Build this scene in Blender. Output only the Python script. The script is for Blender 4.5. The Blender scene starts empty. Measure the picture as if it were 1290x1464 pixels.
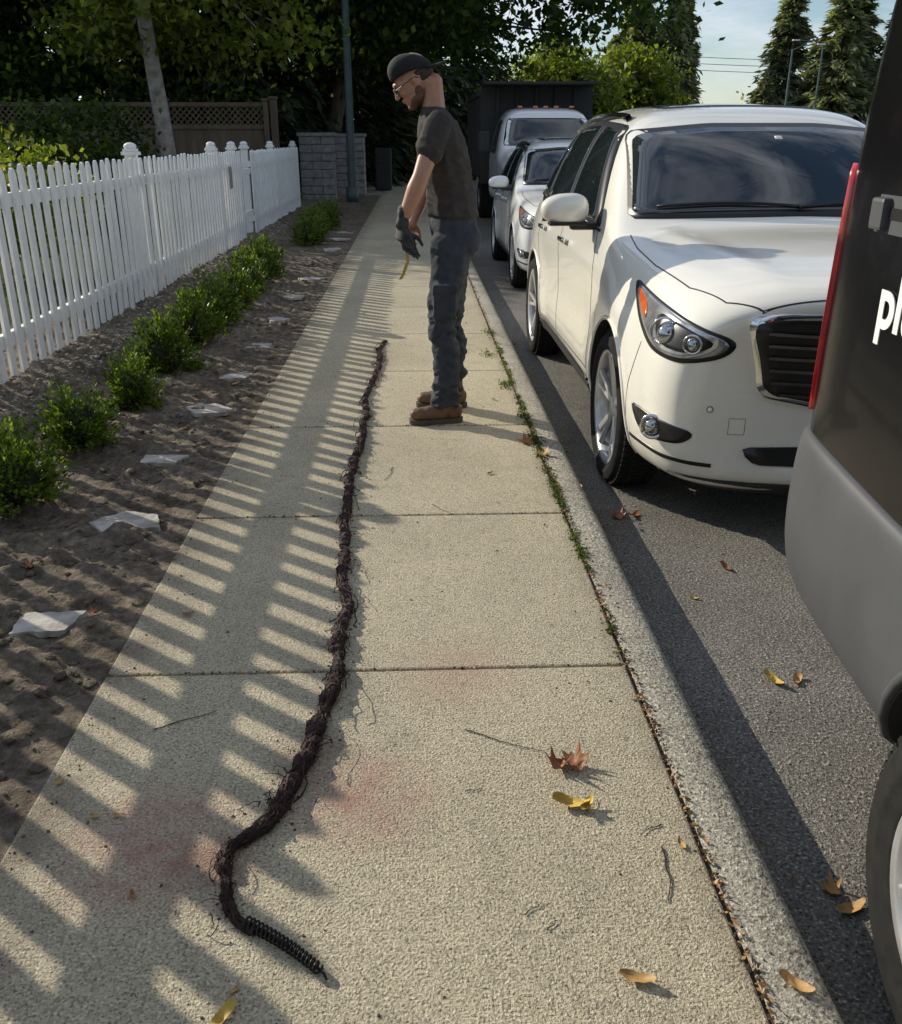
import bpy, bmesh, math, random
import numpy as np
from mathutils import Vector, Matrix, noise, Euler
from mathutils.bvhtree import BVHTree
random.seed(7); rng=np.random.default_rng(7)
scene=bpy.context.scene
col=scene.collection
RZ=-0.13   # road level

# ------------------------------------------------------------ helpers
def link(o,parent=None):
    col.objects.link(o)
    if parent is not None: o.parent=parent
    return o
def empty(name,loc=(0,0,0),rot=(0,0,0)):
    o=bpy.data.objects.new(name,None); o.location=loc; o.rotation_euler=rot; o.empty_display_size=.2
    return link(o)
def mobj(name,verts,faces,mats,parent=None,smooth=False,midx=None):
    me=bpy.data.meshes.new(name); me.from_pydata([tuple(v) for v in verts],[],faces)
    if not isinstance(mats,(list,tuple)): mats=[mats]
    for m in mats: me.materials.append(m)
    if midx is not None: me.polygons.foreach_set('material_index',midx)
    if smooth: me.polygons.foreach_set('use_smooth',[True]*len(me.polygons))
    me.update()
    return link(bpy.data.objects.new(name,me),parent)
def bmobj(name,bm,mats,parent=None,smooth=False):
    me=bpy.data.meshes.new(name); bm.to_mesh(me); bm.free()
    if not isinstance(mats,(list,tuple)): mats=[mats]
    for m in mats: me.materials.append(m)
    if smooth: me.polygons.foreach_set('use_smooth',[True]*len(me.polygons))
    return link(bpy.data.objects.new(name,me),parent)
def apply_mods(o):
    dg=bpy.context.evaluated_depsgraph_get(); dg.update()
    me=bpy.data.meshes.new_from_object(o.evaluated_get(dg))
    o.modifiers.clear(); o.data=me
    return o
def bbox(bm,c,s,rot=None,bev=0,mi=0):
    r=bmesh.ops.create_cube(bm,size=1.0); vs=r['verts']
    M=Matrix.Translation(Vector(c))
    if rot is not None: M=M@(rot.to_matrix().to_4x4() if isinstance(rot,Euler) else rot.to_4x4())
    M=M@Matrix.Diagonal((s[0],s[1],s[2],1))
    bmesh.ops.transform(bm,matrix=M,verts=vs)
    fs=list({f for v in vs for f in v.link_faces})
    for f in fs: f.material_index=mi
    if bev>0:
        es=list({e for v in vs for e in v.link_edges})
        bmesh.ops.bevel(bm,geom=es,offset=bev,segments=2,affect='EDGES',profile=.6)
def tube(pts,rad,ns=8,cap=True):
    pts=[Vector(p) for p in pts]; V=[];F=[]
    up=Vector((0,0,1)); prev=None
    for i,p in enumerate(pts):
        t=(pts[min(i+1,len(pts)-1)]-pts[max(i-1,0)])
        if t.length<1e-9: t=Vector((0,0,1))
        t.normalize()
        if prev is None:
            a=t.cross(up)
            if a.length<.1: a=t.cross(Vector((1,0,0)))
        else: a=prev-t*prev.dot(t)
        if a.length<1e-6: a=t.orthogonal()
        a.normalize(); prev=a; b=t.cross(a)
        r=rad[i] if hasattr(rad,'__len__') else rad
        for k in range(ns):
            an=2*math.pi*k/ns; V.append(p+a*(math.cos(an)*r)+b*(math.sin(an)*r))
    for i in range(len(pts)-1):
        for k in range(ns):
            F.append((i*ns+k,i*ns+(k+1)%ns,(i+1)*ns+(k+1)%ns,(i+1)*ns+k))
    if cap:
        F.append(tuple(range(ns-1,-1,-1))); F.append(tuple((len(pts)-1)*ns+k for k in range(ns)))
    return V,F
def tubes_obj(name,lst,mats,parent=None,ns=8,smooth=True):
    V=[];F=[]
    for pts,rad in lst:
        v,f=tube(pts,rad,ns); o=len(V); V+=v; F+=[tuple(i+o for i in q) for q in f]
    return mobj(name,V,F,mats,parent,smooth)
def lathe(name,prof,mats,parent=None,n=48,loc=(0,0,0),closed=True,smooth=True):
    V=[];F=[];m=len(prof)
    for k in range(n):
        a=2*math.pi*k/n
        for r,x in prof: V.append((x,r*math.cos(a),r*math.sin(a)))
    for k in range(n):
        k2=(k+1)%n
        for i in range(m if closed else m-1):
            j=(i+1)%m
            F.append((k*m+i,k*m+j,k2*m+j,k2*m+i))
    o=mobj(name,V,F,mats,parent,smooth); o.location=loc
    return o
def quads_obj(name,Q,mats,parent=None,midx=None):
    N=len(Q); V=Q.reshape(-1,3); me=bpy.data.meshes.new(name)
    me.vertices.add(N*4); me.vertices.foreach_set('co',V.astype(np.float32).ravel())
    me.loops.add(N*4); me.loops.foreach_set('vertex_index',np.arange(N*4,dtype=np.int32))
    me.polygons.add(N); me.polygons.foreach_set('loop_start',np.arange(0,N*4,4,dtype=np.int32))
    if not isinstance(mats,(list,tuple)): mats=[mats]
    for m in mats: me.materials.append(m)
    if midx is not None: me.polygons.foreach_set('material_index',np.asarray(midx,dtype=np.int32))
    me.update(calc_edges=True); me.validate()
    return link(bpy.data.objects.new(name,me),parent)
def unit(a): return a/np.maximum(np.linalg.norm(a,axis=-1,keepdims=True),1e-9)
def leafquads(C,size,asp=.5,up=.3,r=rng,dirs=None):
    N=len(C); u=unit(r.normal(size=(N,3))) if dirs is None else unit(dirs+r.normal(size=(N,3))*.35)
    w=r.normal(size=(N,3)); w[:,2]+=up*3; v=unit(np.cross(u,w))
    s=(size*(.6+.8*r.random(N)))[:,None]
    u=u*s; v=v*s*asp
    return np.stack([C-u,C+v-u*.1,C+u,C-v-u*.1],axis=1)

# ------------------------------------------------------------ materials
def nm(name):
    m=bpy.data.materials.new(name); m.use_nodes=True; nt=m.node_tree
    return m,nt,nt.nodes['Principled BSDF']
def tcoord(nt,kind='Object',scale=None):
    t=nt.nodes.new('ShaderNodeTexCoord').outputs[kind]
    if scale:
        mp=nt.nodes.new('ShaderNodeMapping'); mp.inputs['Scale'].default_value=scale; nt.links.new(t,mp.inputs[0]); t=mp.outputs[0]
    return t
def noi(nt,vec,scale,detail=3,rough=.55,dist=0):
    n=nt.nodes.new('ShaderNodeTexNoise'); n.inputs['Scale'].default_value=scale; n.inputs['Detail'].default_value=detail
    n.inputs['Roughness'].default_value=rough; n.inputs['Distortion'].default_value=dist
    nt.links.new(vec,n.inputs['Vector']); return n.outputs['Fac']
def ramp(nt,fac,stops):
    r=nt.nodes.new('ShaderNodeValToRGB'); e=r.color_ramp.elements
    while len(e)<len(stops): e.new(.5)
    for i,(p,c) in enumerate(stops):
        e[i].position=p; e[i].color=(c[0],c[1],c[2],1) if hasattr(c,'__len__') else (c,c,c,1)
    nt.links.new(fac,r.inputs[0]); return r.outputs[0]
def mixc(nt,a,b,fac,mode='MIX'):
    m=nt.nodes.new('ShaderNodeMix'); m.data_type='RGBA'; m.blend_type=mode
    for s,val in ((m.inputs[6],a),(m.inputs[7],b)):
        if isinstance(val,(tuple,list)): s.default_value=(*val[:3],1)
        else: nt.links.new(val,s)
    if isinstance(fac,(int,float)): m.inputs[0].default_value=fac
    else: nt.links.new(fac,m.inputs[0])
    return m.outputs[2]
def mathn(nt,op,a,b):
    m=nt.nodes.new('ShaderNodeMath'); m.operation=op
    for i,v in enumerate((a,b)):
        if isinstance(v,(int,float)): m.inputs[i].default_value=v
        else: nt.links.new(v,m.inputs[i])
    return m.outputs[0]
def bump(nt,b,h,strength=.5,dist=.01):
    n=nt.nodes.new('ShaderNodeBump'); n.inputs['Strength'].default_value=strength; n.inputs['Distance'].default_value=dist
    nt.links.new(h,n.inputs['Height'])
    old=b.inputs['Normal'].links
    if old: nt.links.new(old[0].from_socket,n.inputs['Normal'])
    nt.links.new(n.outputs[0],b.inputs['Normal'])
def M(name,c1,c2=None,scale=8,rough=.6,metal=0,bmp=0,bs=60,bd=.003,coat=0,spec=.5,stretch=None,r2=None,ior=None):
    m,nt,b=nm(name); v=tcoord(nt,'Object',stretch)
    if c2 is None: c2=tuple(x*.85 for x in c1)
    f=noi(nt,v,scale,5)
    nt.links.new(ramp(nt,f,[(.3,c1),(.7,c2)]),b.inputs['Base Color'])
    if r2 is None: b.inputs['Roughness'].default_value=rough
    else: nt.links.new(ramp(nt,noi(nt,v,scale*1.7,4),[(.3,rough),(.7,r2)]),b.inputs['Roughness'])
    b.inputs['Metallic'].default_value=metal
    b.inputs['Specular IOR Level'].default_value=spec
    if ior: b.inputs['IOR'].default_value=ior
    b.inputs['Coat Weight'].default_value=coat; b.inputs['Coat Roughness'].default_value=.04
    if bmp: bump(nt,b,noi(nt,v,bs,4),bmp,bd)
    return m
def carpaint(name,c,coat=1):
    m,nt,b=nm(name); v=tcoord(nt)
    sx=nt.nodes.new('ShaderNodeSeparateXYZ'); nt.links.new(v,sx.inputs[0])
    mr=nt.nodes.new('ShaderNodeMapRange'); nt.links.new(sx.outputs['Z'],mr.inputs[0]); mr.inputs[1].default_value=.25; mr.inputs[2].default_value=.7; mr.inputs[3].default_value=.4; mr.inputs[4].default_value=.03
    dirt=mathn(nt,'MULTIPLY',mr.outputs[0],ramp(nt,noi(nt,v,7,5,.65),[(.3,.1),(.7,1)]))
    nt.links.new(mixc(nt,c,(.36,.31,.25),dirt),b.inputs['Base Color'])
    nt.links.new(mixc(nt,(.25,)*3,(.8,)*3,dirt),b.inputs['Roughness'])
    b.inputs['Coat Weight'].default_value=coat; b.inputs['Coat Roughness'].default_value=.035
    return m
def leafmat(name,stops,trans=.35,rough=.5):
    m,nt,b=nm(name); g=nt.nodes.new('ShaderNodeNewGeometry')
    c=ramp(nt,g.outputs['Random Per Island'],stops)
    n=noi(nt,tcoord(nt),.9,1); c=mixc(nt,c,ramp(nt,n,[(.35,.45),(.65,1.0)]),1.0,'MULTIPLY')
    nt.links.new(c,b.inputs['Base Color']); b.inputs['Roughness'].default_value=rough
    b.inputs['Specular IOR Level'].default_value=.35
    t=nt.nodes.new('ShaderNodeBsdfTranslucent'); nt.links.new(mixc(nt,c,(1.3,1.5,.5),1.0,'MULTIPLY'),t.inputs[0])
    mx=nt.nodes.new('ShaderNodeMixShader'); mx.inputs[0].default_value=trans
    nt.links.new(b.outputs[0],mx.inputs[1]); nt.links.new(t.outputs[0],mx.inputs[2])
    nt.links.new(mx.outputs[0],nt.nodes['Material Output'].inputs[0]); return m

def concrete(name,cols,lo=.82,sc=150,stain=False,broom=True):
    m,nt,b=nm(name); v=tcoord(nt)
    n2=noi(nt,v,sc,2,.7); c=ramp(nt,n2,[(.32,cols[0]),(.46,cols[1]),(.56,cols[1]),(.70,cols[2])])
    vo=nt.nodes.new('ShaderNodeTexVoronoi'); vo.inputs['Scale'].default_value=sc*.9; nt.links.new(v,vo.inputs['Vector'])
    c=mixc(nt,c,ramp(nt,vo.outputs['Color'],[(0,.5),(.4,1.0),(1,1.3)]),.75,'MULTIPLY')
    n1=noi(nt,v,1.3,6,.6); c=mixc(nt,c,ramp(nt,n1,[(.3,lo),(.6,1.0),(.8,1.06)]),1.0,'MULTIPLY')
    n4=noi(nt,v,10,4,.75); c=mixc(nt,c,ramp(nt,n4,[(.28,.7),(.48,1.0)]),.6,'MULTIPLY')
    if stain:
        sm=ramp(nt,n4,[(.33,.15),(.58,1)])
        for p,rad,cc in (((-.60,1.60,0),.26,(.34,.13,.12)),((-.14,1.74,0),.22,(.34,.14,.12)),((.12,2.28,0),.25,(.42,.28,.21)),((-.28,1.9,0),.14,(.16,.09,.07)),((-.44,1.53,0),.14,(.17,.08,.065))):
            d=nt.nodes.new('ShaderNodeVectorMath'); d.operation='DISTANCE'; nt.links.new(v,d.inputs[0]); d.inputs[1].default_value=p
            mr=nt.nodes.new('ShaderNodeMapRange'); nt.links.new(d.outputs['Value'],mr.inputs[0]); mr.inputs[1].default_value=0; mr.inputs[2].default_value=rad; mr.inputs[3].default_value=.72; mr.inputs[4].default_value=0
            c=mixc(nt,c,cc,mathn(nt,'MULTIPLY',mr.outputs[0],sm))
        sx=nt.nodes.new('ShaderNodeSeparateXYZ'); nt.links.new(v,sx.inputs[0])
        dm=ramp(nt,noi(nt,v,5,5,.7),[(.36,0),(.6,1)])
        for x0,x1,am in ((-.92,-.70,.85),(.612,.55,.6)):
            mr=nt.nodes.new('ShaderNodeMapRange'); nt.links.new(sx.outputs['X'],mr.inputs[0]); mr.inputs[1].default_value=x0; mr.inputs[2].default_value=x1; mr.inputs[3].default_value=am; mr.inputs[4].default_value=0
            c=mixc(nt,c,(.17,.135,.10),mathn(nt,'MULTIPLY',mr.outputs[0],dm))
        vo2=nt.nodes.new('ShaderNodeTexVoronoi'); vo2.inputs['Scale'].default_value=7; nt.links.new(v,vo2.inputs['Vector'])
        c=mixc(nt,c,(.22,.19,.145),ramp(nt,vo2.outputs['Distance'],[(.05,.5),(.085,0)]))
    nt.links.new(c,b.inputs['Base Color']); b.inputs['Roughness'].default_value=.88; b.inputs['Specular IOR Level'].default_value=.25
    bump(nt,b,n2,1.0,.006)
    if broom:
        bump(nt,b,noi(nt,tcoord(nt,'Object',(3,75,1)),1,2),.5,.003)
    return m
m_side=concrete('sidewalk_concrete',[(.14,.12,.08),(.52,.46,.33),(.88,.80,.61)],stain=True,sc=165)
m_curb=concrete('kerb_concrete',[(.09,.085,.07),(.37,.345,.285),(.76,.71,.59)],lo=.7,sc=105,broom=False)
m_asph=concrete('asphalt',[(.035,.033,.03),(.19,.178,.157),(.58,.54,.47)],lo=.7,sc=115,broom=False)
m_gap=M('joint_dirt',(.035,.028,.02),(.06,.045,.03),30,.95)
def soilmat(name,a,b_,c):
    m,nt,b=nm(name); v=tcoord(nt); f=noi(nt,v,22,7,.7)
    cc=ramp(nt,f,[(.3,a),(.5,b_),(.7,c)]); cc=mixc(nt,cc,ramp(nt,noi(nt,v,2.2,3,.6),[(.3,.6),(.7,1.12)]),1.0,'MULTIPLY')
    nt.links.new(cc,b.inputs['Base Color']); b.inputs['Roughness'].default_value=.95; b.inputs['Specular IOR Level'].default_value=.15
    bump(nt,b,f,1.0,.025); bump(nt,b,noi(nt,v,120,3),.8,.008); return m
m_soil=soilmat('garden_soil',(.085,.066,.048),(.20,.163,.122),(.38,.325,.255))
m_grass=soilmat('lawn',(.02,.035,.012),(.045,.07,.022),(.09,.11,.04))
m_white=M('white_fence_paint',(.88,.88,.87),(.78,.78,.76),6,.5,bmp=.15,bs=40,r2=.7)
m_flag=M('flagstone',(.58,.55,.50),(.26,.235,.20),13,.85,bmp=.8,bs=30,bd=.008)
m_wood=M('weathered_wood',(.22,.165,.12),(.12,.09,.068),5,.85,bmp=.4,bs=30,stretch=(1,1,.2))
m_stone=M('grey_stone_block',(.34,.33,.32),(.18,.175,.17),7,.9,bmp=.9,bs=25,bd=.02)
m_bark=M('bark',(.16,.125,.095),(.06,.048,.038),9,.95,bmp=1,bs=18,bd=.03,stretch=(1,1,.3))
m_bark2=M('pale_bark',(.40,.36,.32),(.15,.135,.12),7,.9,bmp=.8,bs=15,bd=.02)
m_pole=M('pole_paint',(.09,.13,.12),(.06,.09,.085),5,.45,metal=.3)
m_box=leafmat('boxwood_leaf',[(0,(.05,.095,.016)),(.35,(.12,.195,.03)),(.7,(.22,.30,.05)),(1,(.40,.46,.11))],.42,.4)
m_weed=leafmat('weed_leaf',[(0,(.05,.08,.015)),(.6,(.12,.18,.03)),(1,(.22,.25,.06))],.35,.6)
m_leafg=leafmat('maple_leaf_green',[(0,(.03,.06,.012)),(.5,(.07,.12,.02)),(1,(.16,.22,.04))],.5)
m_leafy=leafmat('yellow_green_leaf',[(0,(.10,.14,.02)),(.6,(.22,.26,.04)),(1,(.42,.38,.08))],.5)
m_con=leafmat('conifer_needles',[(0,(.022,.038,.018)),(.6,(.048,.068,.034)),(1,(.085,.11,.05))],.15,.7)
m_con2=leafmat('hazed_conifer_needles',[(0,(.18,.21,.13)),(.6,(.30,.32,.20)),(1,(.45,.44,.27))],.45,.7)  # pale needles: distance haze is put into the colour
m_core=M('shrub_core',(.03,.035,.015),(.02,.02,.01),20,.95)
def leafflat(name,a,b_): return M(name,a,b_,28,.6,bmp=.5,bs=70)
m_lbrown=leafflat('dry_leaf_brown',(.40,.16,.055),(.22,.09,.035))
m_lyel=leafflat('dry_leaf_yellow',(.62,.44,.08),(.45,.29,.05))
m_ltan=leafflat('dry_leaf_tan',(.52,.32,.11),(.34,.19,.07))
m_root=M('root_fibre',(.055,.022,.017),(.016,.009,.008),60,.8,bmp=1,bs=200)
m_rdirt=M('root_dirt',(.13,.05,.04),(.045,.022,.018),60,.95)
m_steel=M('dark_steel',(.05,.047,.045),(.02,.02,.02),60,.4,metal=.8)
m_paint=carpaint('pearl_white_paint',(.90,.88,.79))
m_paint2=carpaint('white_paint',(.82,.83,.83))
m_glass=M('tinted_glass',(.020,.026,.030),(.012,.016,.018),2,.02,spec=.6,ior=1.85,coat=0)
m_trim=M('black_trim',(.015,.015,.015),(.01,.01,.01),20,.35)
m_plast=M('black_plastic',(.025,.025,.025),(.018,.018,.018),40,.65)
m_chrome=M('chrome',(.75,.75,.75),(.65,.65,.65),10,.12,metal=1)
m_dchrome=M('dark_chrome',(.22,.22,.23),(.15,.15,.16),10,.2,metal=.9)
m_alloy=M('alloy_rim',(.62,.62,.62),(.46,.46,.46),12,.3,metal=.45,coat=.5)
m_tyre=M('tyre_rubber',(.030,.029,.028),(.018,.018,.017),25,.95,bmp=.3,bs=90,spec=.12)
m_lamp=M('lamp_reflector',(.60,.62,.64),(.22,.23,.24),14,.12,metal=.6,coat=1)
m_amber=M('amber_lens',(.75,.16,.03),(.55,.09,.02),20,.15,coat=1)
m_red=M('red_lens',(.62,.012,.02),(.40,.008,.012),20,.15,coat=1)
m_bulb=M('lamp_projector',(.55,.58,.60),(.35,.37,.4),10,.05,metal=.9)
m_black=M('black_paint',(.005,.005,.006),(.003,.003,.004),4,.22,coat=.15,spec=.25)
m_grey=M('grey_plastic_paint',(.082,.086,.093),(.062,.066,.072),4,.5,bmp=.05,bs=300,spec=.35)
m_letter=M('white_vinyl',(.8,.8,.78),(.75,.75,.73),5,.5)
m_skin=M('skin',(.50,.27,.18),(.42,.21,.135),18,.5,bmp=.15,bs=120)
m_shirt=M('charcoal_cotton',(.066,.058,.053),(.046,.041,.038),30,.9,bmp=.35,bs=500,bd=.002,spec=.2)
m_pants=M('navy_canvas',(.062,.068,.082),(.036,.041,.052),14,.85,bmp=.35,bs=400,bd=.002,spec=.25)
m_boot=M('brown_leather',(.20,.105,.05),(.10,.052,.028),20,.6,bmp=.4,bs=60)
m_sole=M('boot_sole',(.12,.095,.07),(.06,.05,.04),20,.85)
m_cap=M('black_cap',(.014,.014,.015),(.009,.009,.009),30,.9,bmp=.3,bs=400,bd=.002)
m_glove=M('black_glove',(.014,.014,.015),(.05,.05,.05),30,.7,bmp=.4,bs=150)
m_hair=M('dark_hair',(.05,.03,.018),(.03,.018,.012),80,.7,bmp=.8,bs=200)
m_beard=M('beard_stubble',(.20,.105,.065),(.11,.055,.035),120,.8,bmp=.8,bs=300)
m_tape=M('yellow_strap',(.62,.45,.10),(.45,.32,.07),30,.5)

# ------------------------------------------------------------ ground / road / pavement
def grid_obj(name,x0,x1,y0,y1,nx,ny,zf,mats,smooth=True):
    V=[];F=[]
    for j in range(ny+1):
        for i in range(nx+1):
            x=x0+(x1-x0)*i/nx; y=y0+(y1-y0)*j/ny; V.append((x,y,zf(x,y)))
    for j in range(ny):
        for i in range(nx):
            a=j*(nx+1)+i; F.append((a,a+1,a+nx+2,a+nx+1))
    return mobj(name,V,F,mats,None,smooth)
grid_obj('ground',-400,400,-200,700,8,8,lambda x,y:RZ-.02,m_grass,False)
grid_obj('road',.74,9.2,-30,160,4,40,lambda x,y:RZ,m_asph,False)
YJ=[-4.0,-2.7,-1.45,-.2,1.04,2.30,3.49,4.76,6.03]
while YJ[-1]<60: YJ.append(YJ[-1]+1.27)
XL,XR=-.92,.612
V=[];F=[]
for a,b in zip(YJ[:-1],YJ[1:]):
    g=.004; e=.007
    x0,x1,y0,y1=XL,XR,a+g,b-g
    o=len(V)
    for (ins,z) in ((e,0),(e*.35,-.002),(0,-.008),(0,-.12)):
        V+=[(x0+ins,y0+ins,z),(x1-ins,y0+ins,z),(x1-ins,y1-ins,z),(x0+ins,y1-ins,z)]
    F.append((o,o+1,o+2,o+3))
    for k in range(3):
        for i in range(4):
            j=(i+1)%4; F.append((o+k*4+i,o+4+k*4+i,o+4+k*4+j,o+k*4+j))
mobj('sidewalk',V,F,m_side)
bm=bmesh.new(); bbox(bm,((XL+.75)/2,28,-.075),(.75-XL-.02,66,.13)); bmobj('sidewalk_bed',bm,m_gap)
prof=[(.622,-.10),(.622,-.006),(.630,0.0),(.72,-.002),(.742,-.008),(.752,-.022),(.758,-.05),(.765,-.16)]
V=[];F=[];ys=np.concatenate([np.arange(-4,20,.06),np.arange(20,100,2)])
for y in ys:
    for (x,z) in prof:
        n=noise.noise(Vector((x*9,y*2.5,z*9)))*.0025+noise.noise(Vector((x*30,y*18,z*30)))*.0018
        V.append((x+n,y,z+n*.6))
n=len(prof)
for j in range(len(ys)-1):
    for i in range(n-1): F.append((j*n+i,j*n+i+1,(j+1)*n+i+1,(j+1)*n+i))
mobj('kerb',V,F,m_curb,None,True)
bm=bmesh.new(); bbox(bm,(9.3,60,-.07),(.16,200,.14),bev=.01); bmobj('kerb',bm,m_curb)
bm=bmesh.new(); bbox(bm,(10.2,60,-.075),(1.6,200,.13)); bmobj('sidewalk',bm,m_side)
def soilz(x,y):
    f=max(0,min(1,(-1.75-x)/.75))
    z=-.012+.085*f*f*(3-2*f)
    e=max(0,min(1,(XL-x)/.12))
    n=noise.fractal(Vector((x*3,y*3,0)),.8,2.1,5)*.024+noise.fractal(Vector((x*14,y*14,3)),.7,2.1,4)*.016
    n+=max(0,noise.noise(Vector((x*7,y*7,20)))-.15)*.07
    return z+n*e+.004
grid_obj('garden_bed',-3.2,XL+.002,-3,10,130,680,soilz,m_soil)
grid_obj('garden_bed',-3.2,XL+.002,10,27,36,160,soilz,m_soil)
grid_obj('lawn',-60,-3.18,-8,90,60,80,lambda x,y:.03+.05*noise.noise(Vector((x*.3,y*.3,0))),m_grass)
grid_obj('driveway',-3.2,XL-.0,27,70,3,20,lambda x,y:-.004,m_curb,False)
ico=bmesh.new(); bmesh.ops.create_icosphere(ico,subdivisions=1,radius=1); icoV=[v.co.copy() for v in ico.verts]; icoF=[tuple(v.index for v in f.verts) for f in ico.faces]; ico.free()
def scat(n,fx,smin,smax):
    V=[];F=[]
    for i in range(n):
        x,y,z=fx(); s=smin+(smax-smin)*random.random()**3
        o=len(V); sx,sy,sz=s*(.7+.6*random.random()),s*(.7+.6*random.random()),s*(.5+.4*random.random())
        for v in icoV:
            k=.8+.4*random.random(); V.append((x+v.x*sx*k,y+v.y*sy*k,z+v.z*sz*k))
        F+=[tuple(q+o for q in f) for f in icoF]
    return V,F
def fsoil():
    x=random.uniform(-2.6,XL-.03); y=1+random.random()**1.6*11; return x,y,soilz(x,y)
V,F=scat(4200,fsoil,.004,.028); mobj('soil_clods',V,F,m_soil)
def ffen():
    x=random.gauss(-2.3,.13); y=3+random.random()**1.3*14; return x,y,soilz(x,y)
V,F=scat(3000,ffen,.005,.022); mobj('gravel',V,F,m_curb)
def fgr():
    r=random.random()
    if r<.3: x=random.uniform(XL,XR)
    elif r<.65: x=XL+abs(random.gauss(0,.06))
    else: x=random.gauss(.617,.02)
    y=1+random.random()**1.5*9; return x,y,.001
V,F=scat(1300,fgr,.0012,.0055); mobj('grit',V,F,m_soil)
def frd(): 
    x=.78+abs(random.gauss(0,.25)); y=1+random.random()**1.3*9; return x,y,RZ+.001
V,F=scat(900,frd,.0015,.006); mobj('grit',V,F,m_curb)

for i,(x,y,w,d) in enumerate([(-1.2,1.86,.24,.17),(-1.2,2.64,.25,.16),(-1.18,3.43,.28,.22),(-1.23,4.21,.26,.15),(-1.19,5.05,.26,.19),(-1.21,5.98,.25,.22),(-1.22,6.95,.26,.26),(-1.2,8.0,.2,.2),(-1.2,9.1,.24,.24),(-1.15,10.4,.25,.25),(-1.15,13.2,.3,.3),(-1.15,14.6,.3,.3),(-1.15,16,.3,.3)]):
    bm=bmesh.new(); k=4 if i in (1,3,5) else 5; cor=[]
    for j in range(k):
        a=2*math.pi*(j+.4)/k+random.uniform(-.3,.3); r=.85+.35*random.random()
        cor.append(Vector((math.cos(a)*w*.55*r,math.sin(a)*d*.55*r,0)))
    vs=[]
    for j in range(k):
        for q in range(7):
            t=q/7; p=cor[j].lerp(cor[(j+1)%k],t); jj=.006 if q else 0
            vs.append(bm.verts.new((p.x+random.uniform(-jj,jj),p.y+random.uniform(-jj,jj),0)))
    f=bm.faces.new(vs); r=bmesh.ops.extrude_face_region(bm,geom=[f]); 
    bmesh.ops.translate(bm,vec=(0,0,.022),verts=[v for v in r['geom'] if isinstance(v,bmesh.types.BMVert)])
    bmesh.ops.recalc_face_normals(bm,faces=bm.faces)
    o=bmobj('flagstone',bm,m_flag); o.location=(x,y,soilz(x,y)-.006); o.rotation_euler=(random.uniform(-.02,.02),random.uniform(-.02,.02),random.uniform(-.3,.3))

# ------------------------------------------------------------ white picket fence
fence=empty('white_picket_fence',(-2.5,0,.05))
PW=.076
def picket(bm,y,h,w=PW,th=.019,x=0,lean=0):
    pts=[(-w/2,0),(w/2,0),(w/2,h-.05),(w*.40,h-.026),(w*.22,h-.007),(0,h),(-w*.22,h-.007),(-w*.40,h-.026),(-w/2,h-.05)]
    A=[bm.verts.new((x-th/2,y+p[0]+lean*p[1],p[1])) for p in pts]; B=[bm.verts.new((x+th/2,y+p[0]+lean*p[1],p[1])) for p in pts]
    bm.faces.new(A[::-1]); bm.faces.new(B)
    for i in range(len(pts)):
        j=(i+1)%len(pts); bm.faces.new((A[i],A[j],B[j],B[i]))
def section(y0,y1,h=1.25):
    bm=bmesh.new(); y=y0+.06
    while y<y1-.03:
        picket(bm,y+random.uniform(-.008,.008),h+random.uniform(-.014,.014),w=PW+random.uniform(-.004,.004),x=random.uniform(-.002,.002),lean=random.uniform(-.012,.012)); y+=.16
    bmesh.ops.recalc_face_normals(bm,faces=bm.faces)
    bmobj('pickets',bm,m_white,fence)
    bm=bmesh.new()
    for z in (.25,1.05): bbox(bm,(-.032,(y0+y1)/2,z),(.04,y1-y0,.085),bev=.003)
    bmobj('rails',bm,m_white,fence)
section(-4.5,14.2); section(15.05,21.3)
def post(y,h=1.27):
    bm=bmesh.new(); bbox(bm,(-.105,y,h/2-.05),(.10,.10,h+.1-.1),bev=.004)
    bbox(bm,(-.105,y,h-.04),(.145,.145,.03),bev=.006)
    bbox(bm,(-.105,y,h-.012),(.115,.115,.025),bev=.006)
    r=bmesh.ops.create_uvsphere(bm,u_segments=16,v_segments=8,radius=.058); bmesh.ops.transform(bm,matrix=Matrix.Translation((-.105,y,h+.02))@Matrix.Diagonal((1,1,.6,1)),verts=r['verts'])
    bmobj('post',bm,m_white,fence)
for y in (-1.9,1.75,5.4,9.1,12.7,14.1,15.15,17.9,21.25): post(y,1.32)
bm=bmesh.new(); bbox(bm,(.02,13.2,.92),(.012,.2,.28),bev=.003); bmobj('house_number_plate',bm,m_alloy,fence)
bm=bmesh.new()
for z in (.35,.95): bbox(bm,(-.03,14.62,z),(.035,.86,.08),bev=.003)
bmobj('gate_rails',bm,m_white,fence)

# ------------------------------------------------------------ shrubs
def boxwood_mesh(seed,n=5200,R=.20,H=.36):
    r=np.random.default_rng(seed)
    nsh=130
    d=unit(r.normal(size=(nsh,3))); d[:,2]=np.abs(d[:,2])*.9+.05; d=unit(d)
    L=(.66+.54*r.random(nsh))
    tips=d*np.stack([R*L,R*L,H*.95*L],1)
    k=n//nsh
    t=.30+.70*r.random((nsh,k))**.6
    C=tips[:,None,:]*t[:,:,None]+r.normal(size=(nsh,k,3))*.0125
    C[:,:,2]+=.02
    C=C.reshape(-1,3); C[:,2]=np.maximum(C[:,2],.01)
    D=np.repeat(d,k,axis=0); D[:,2]+=.3
    return leafquads(C,.0125,.42,.2,r,D*.9)
boxQ=[boxwood_mesh(s) for s in (1,2,3,4)]
bxmesh=[]
for i,Q in enumerate(boxQ):
    o=quads_obj('tmp',Q,m_box); bxmesh.append(o.data); bpy.data.objects.remove(o)
cb=bmesh.new(); bmesh.ops.create_icosphere(cb,subdivisions=3,radius=1)
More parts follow.
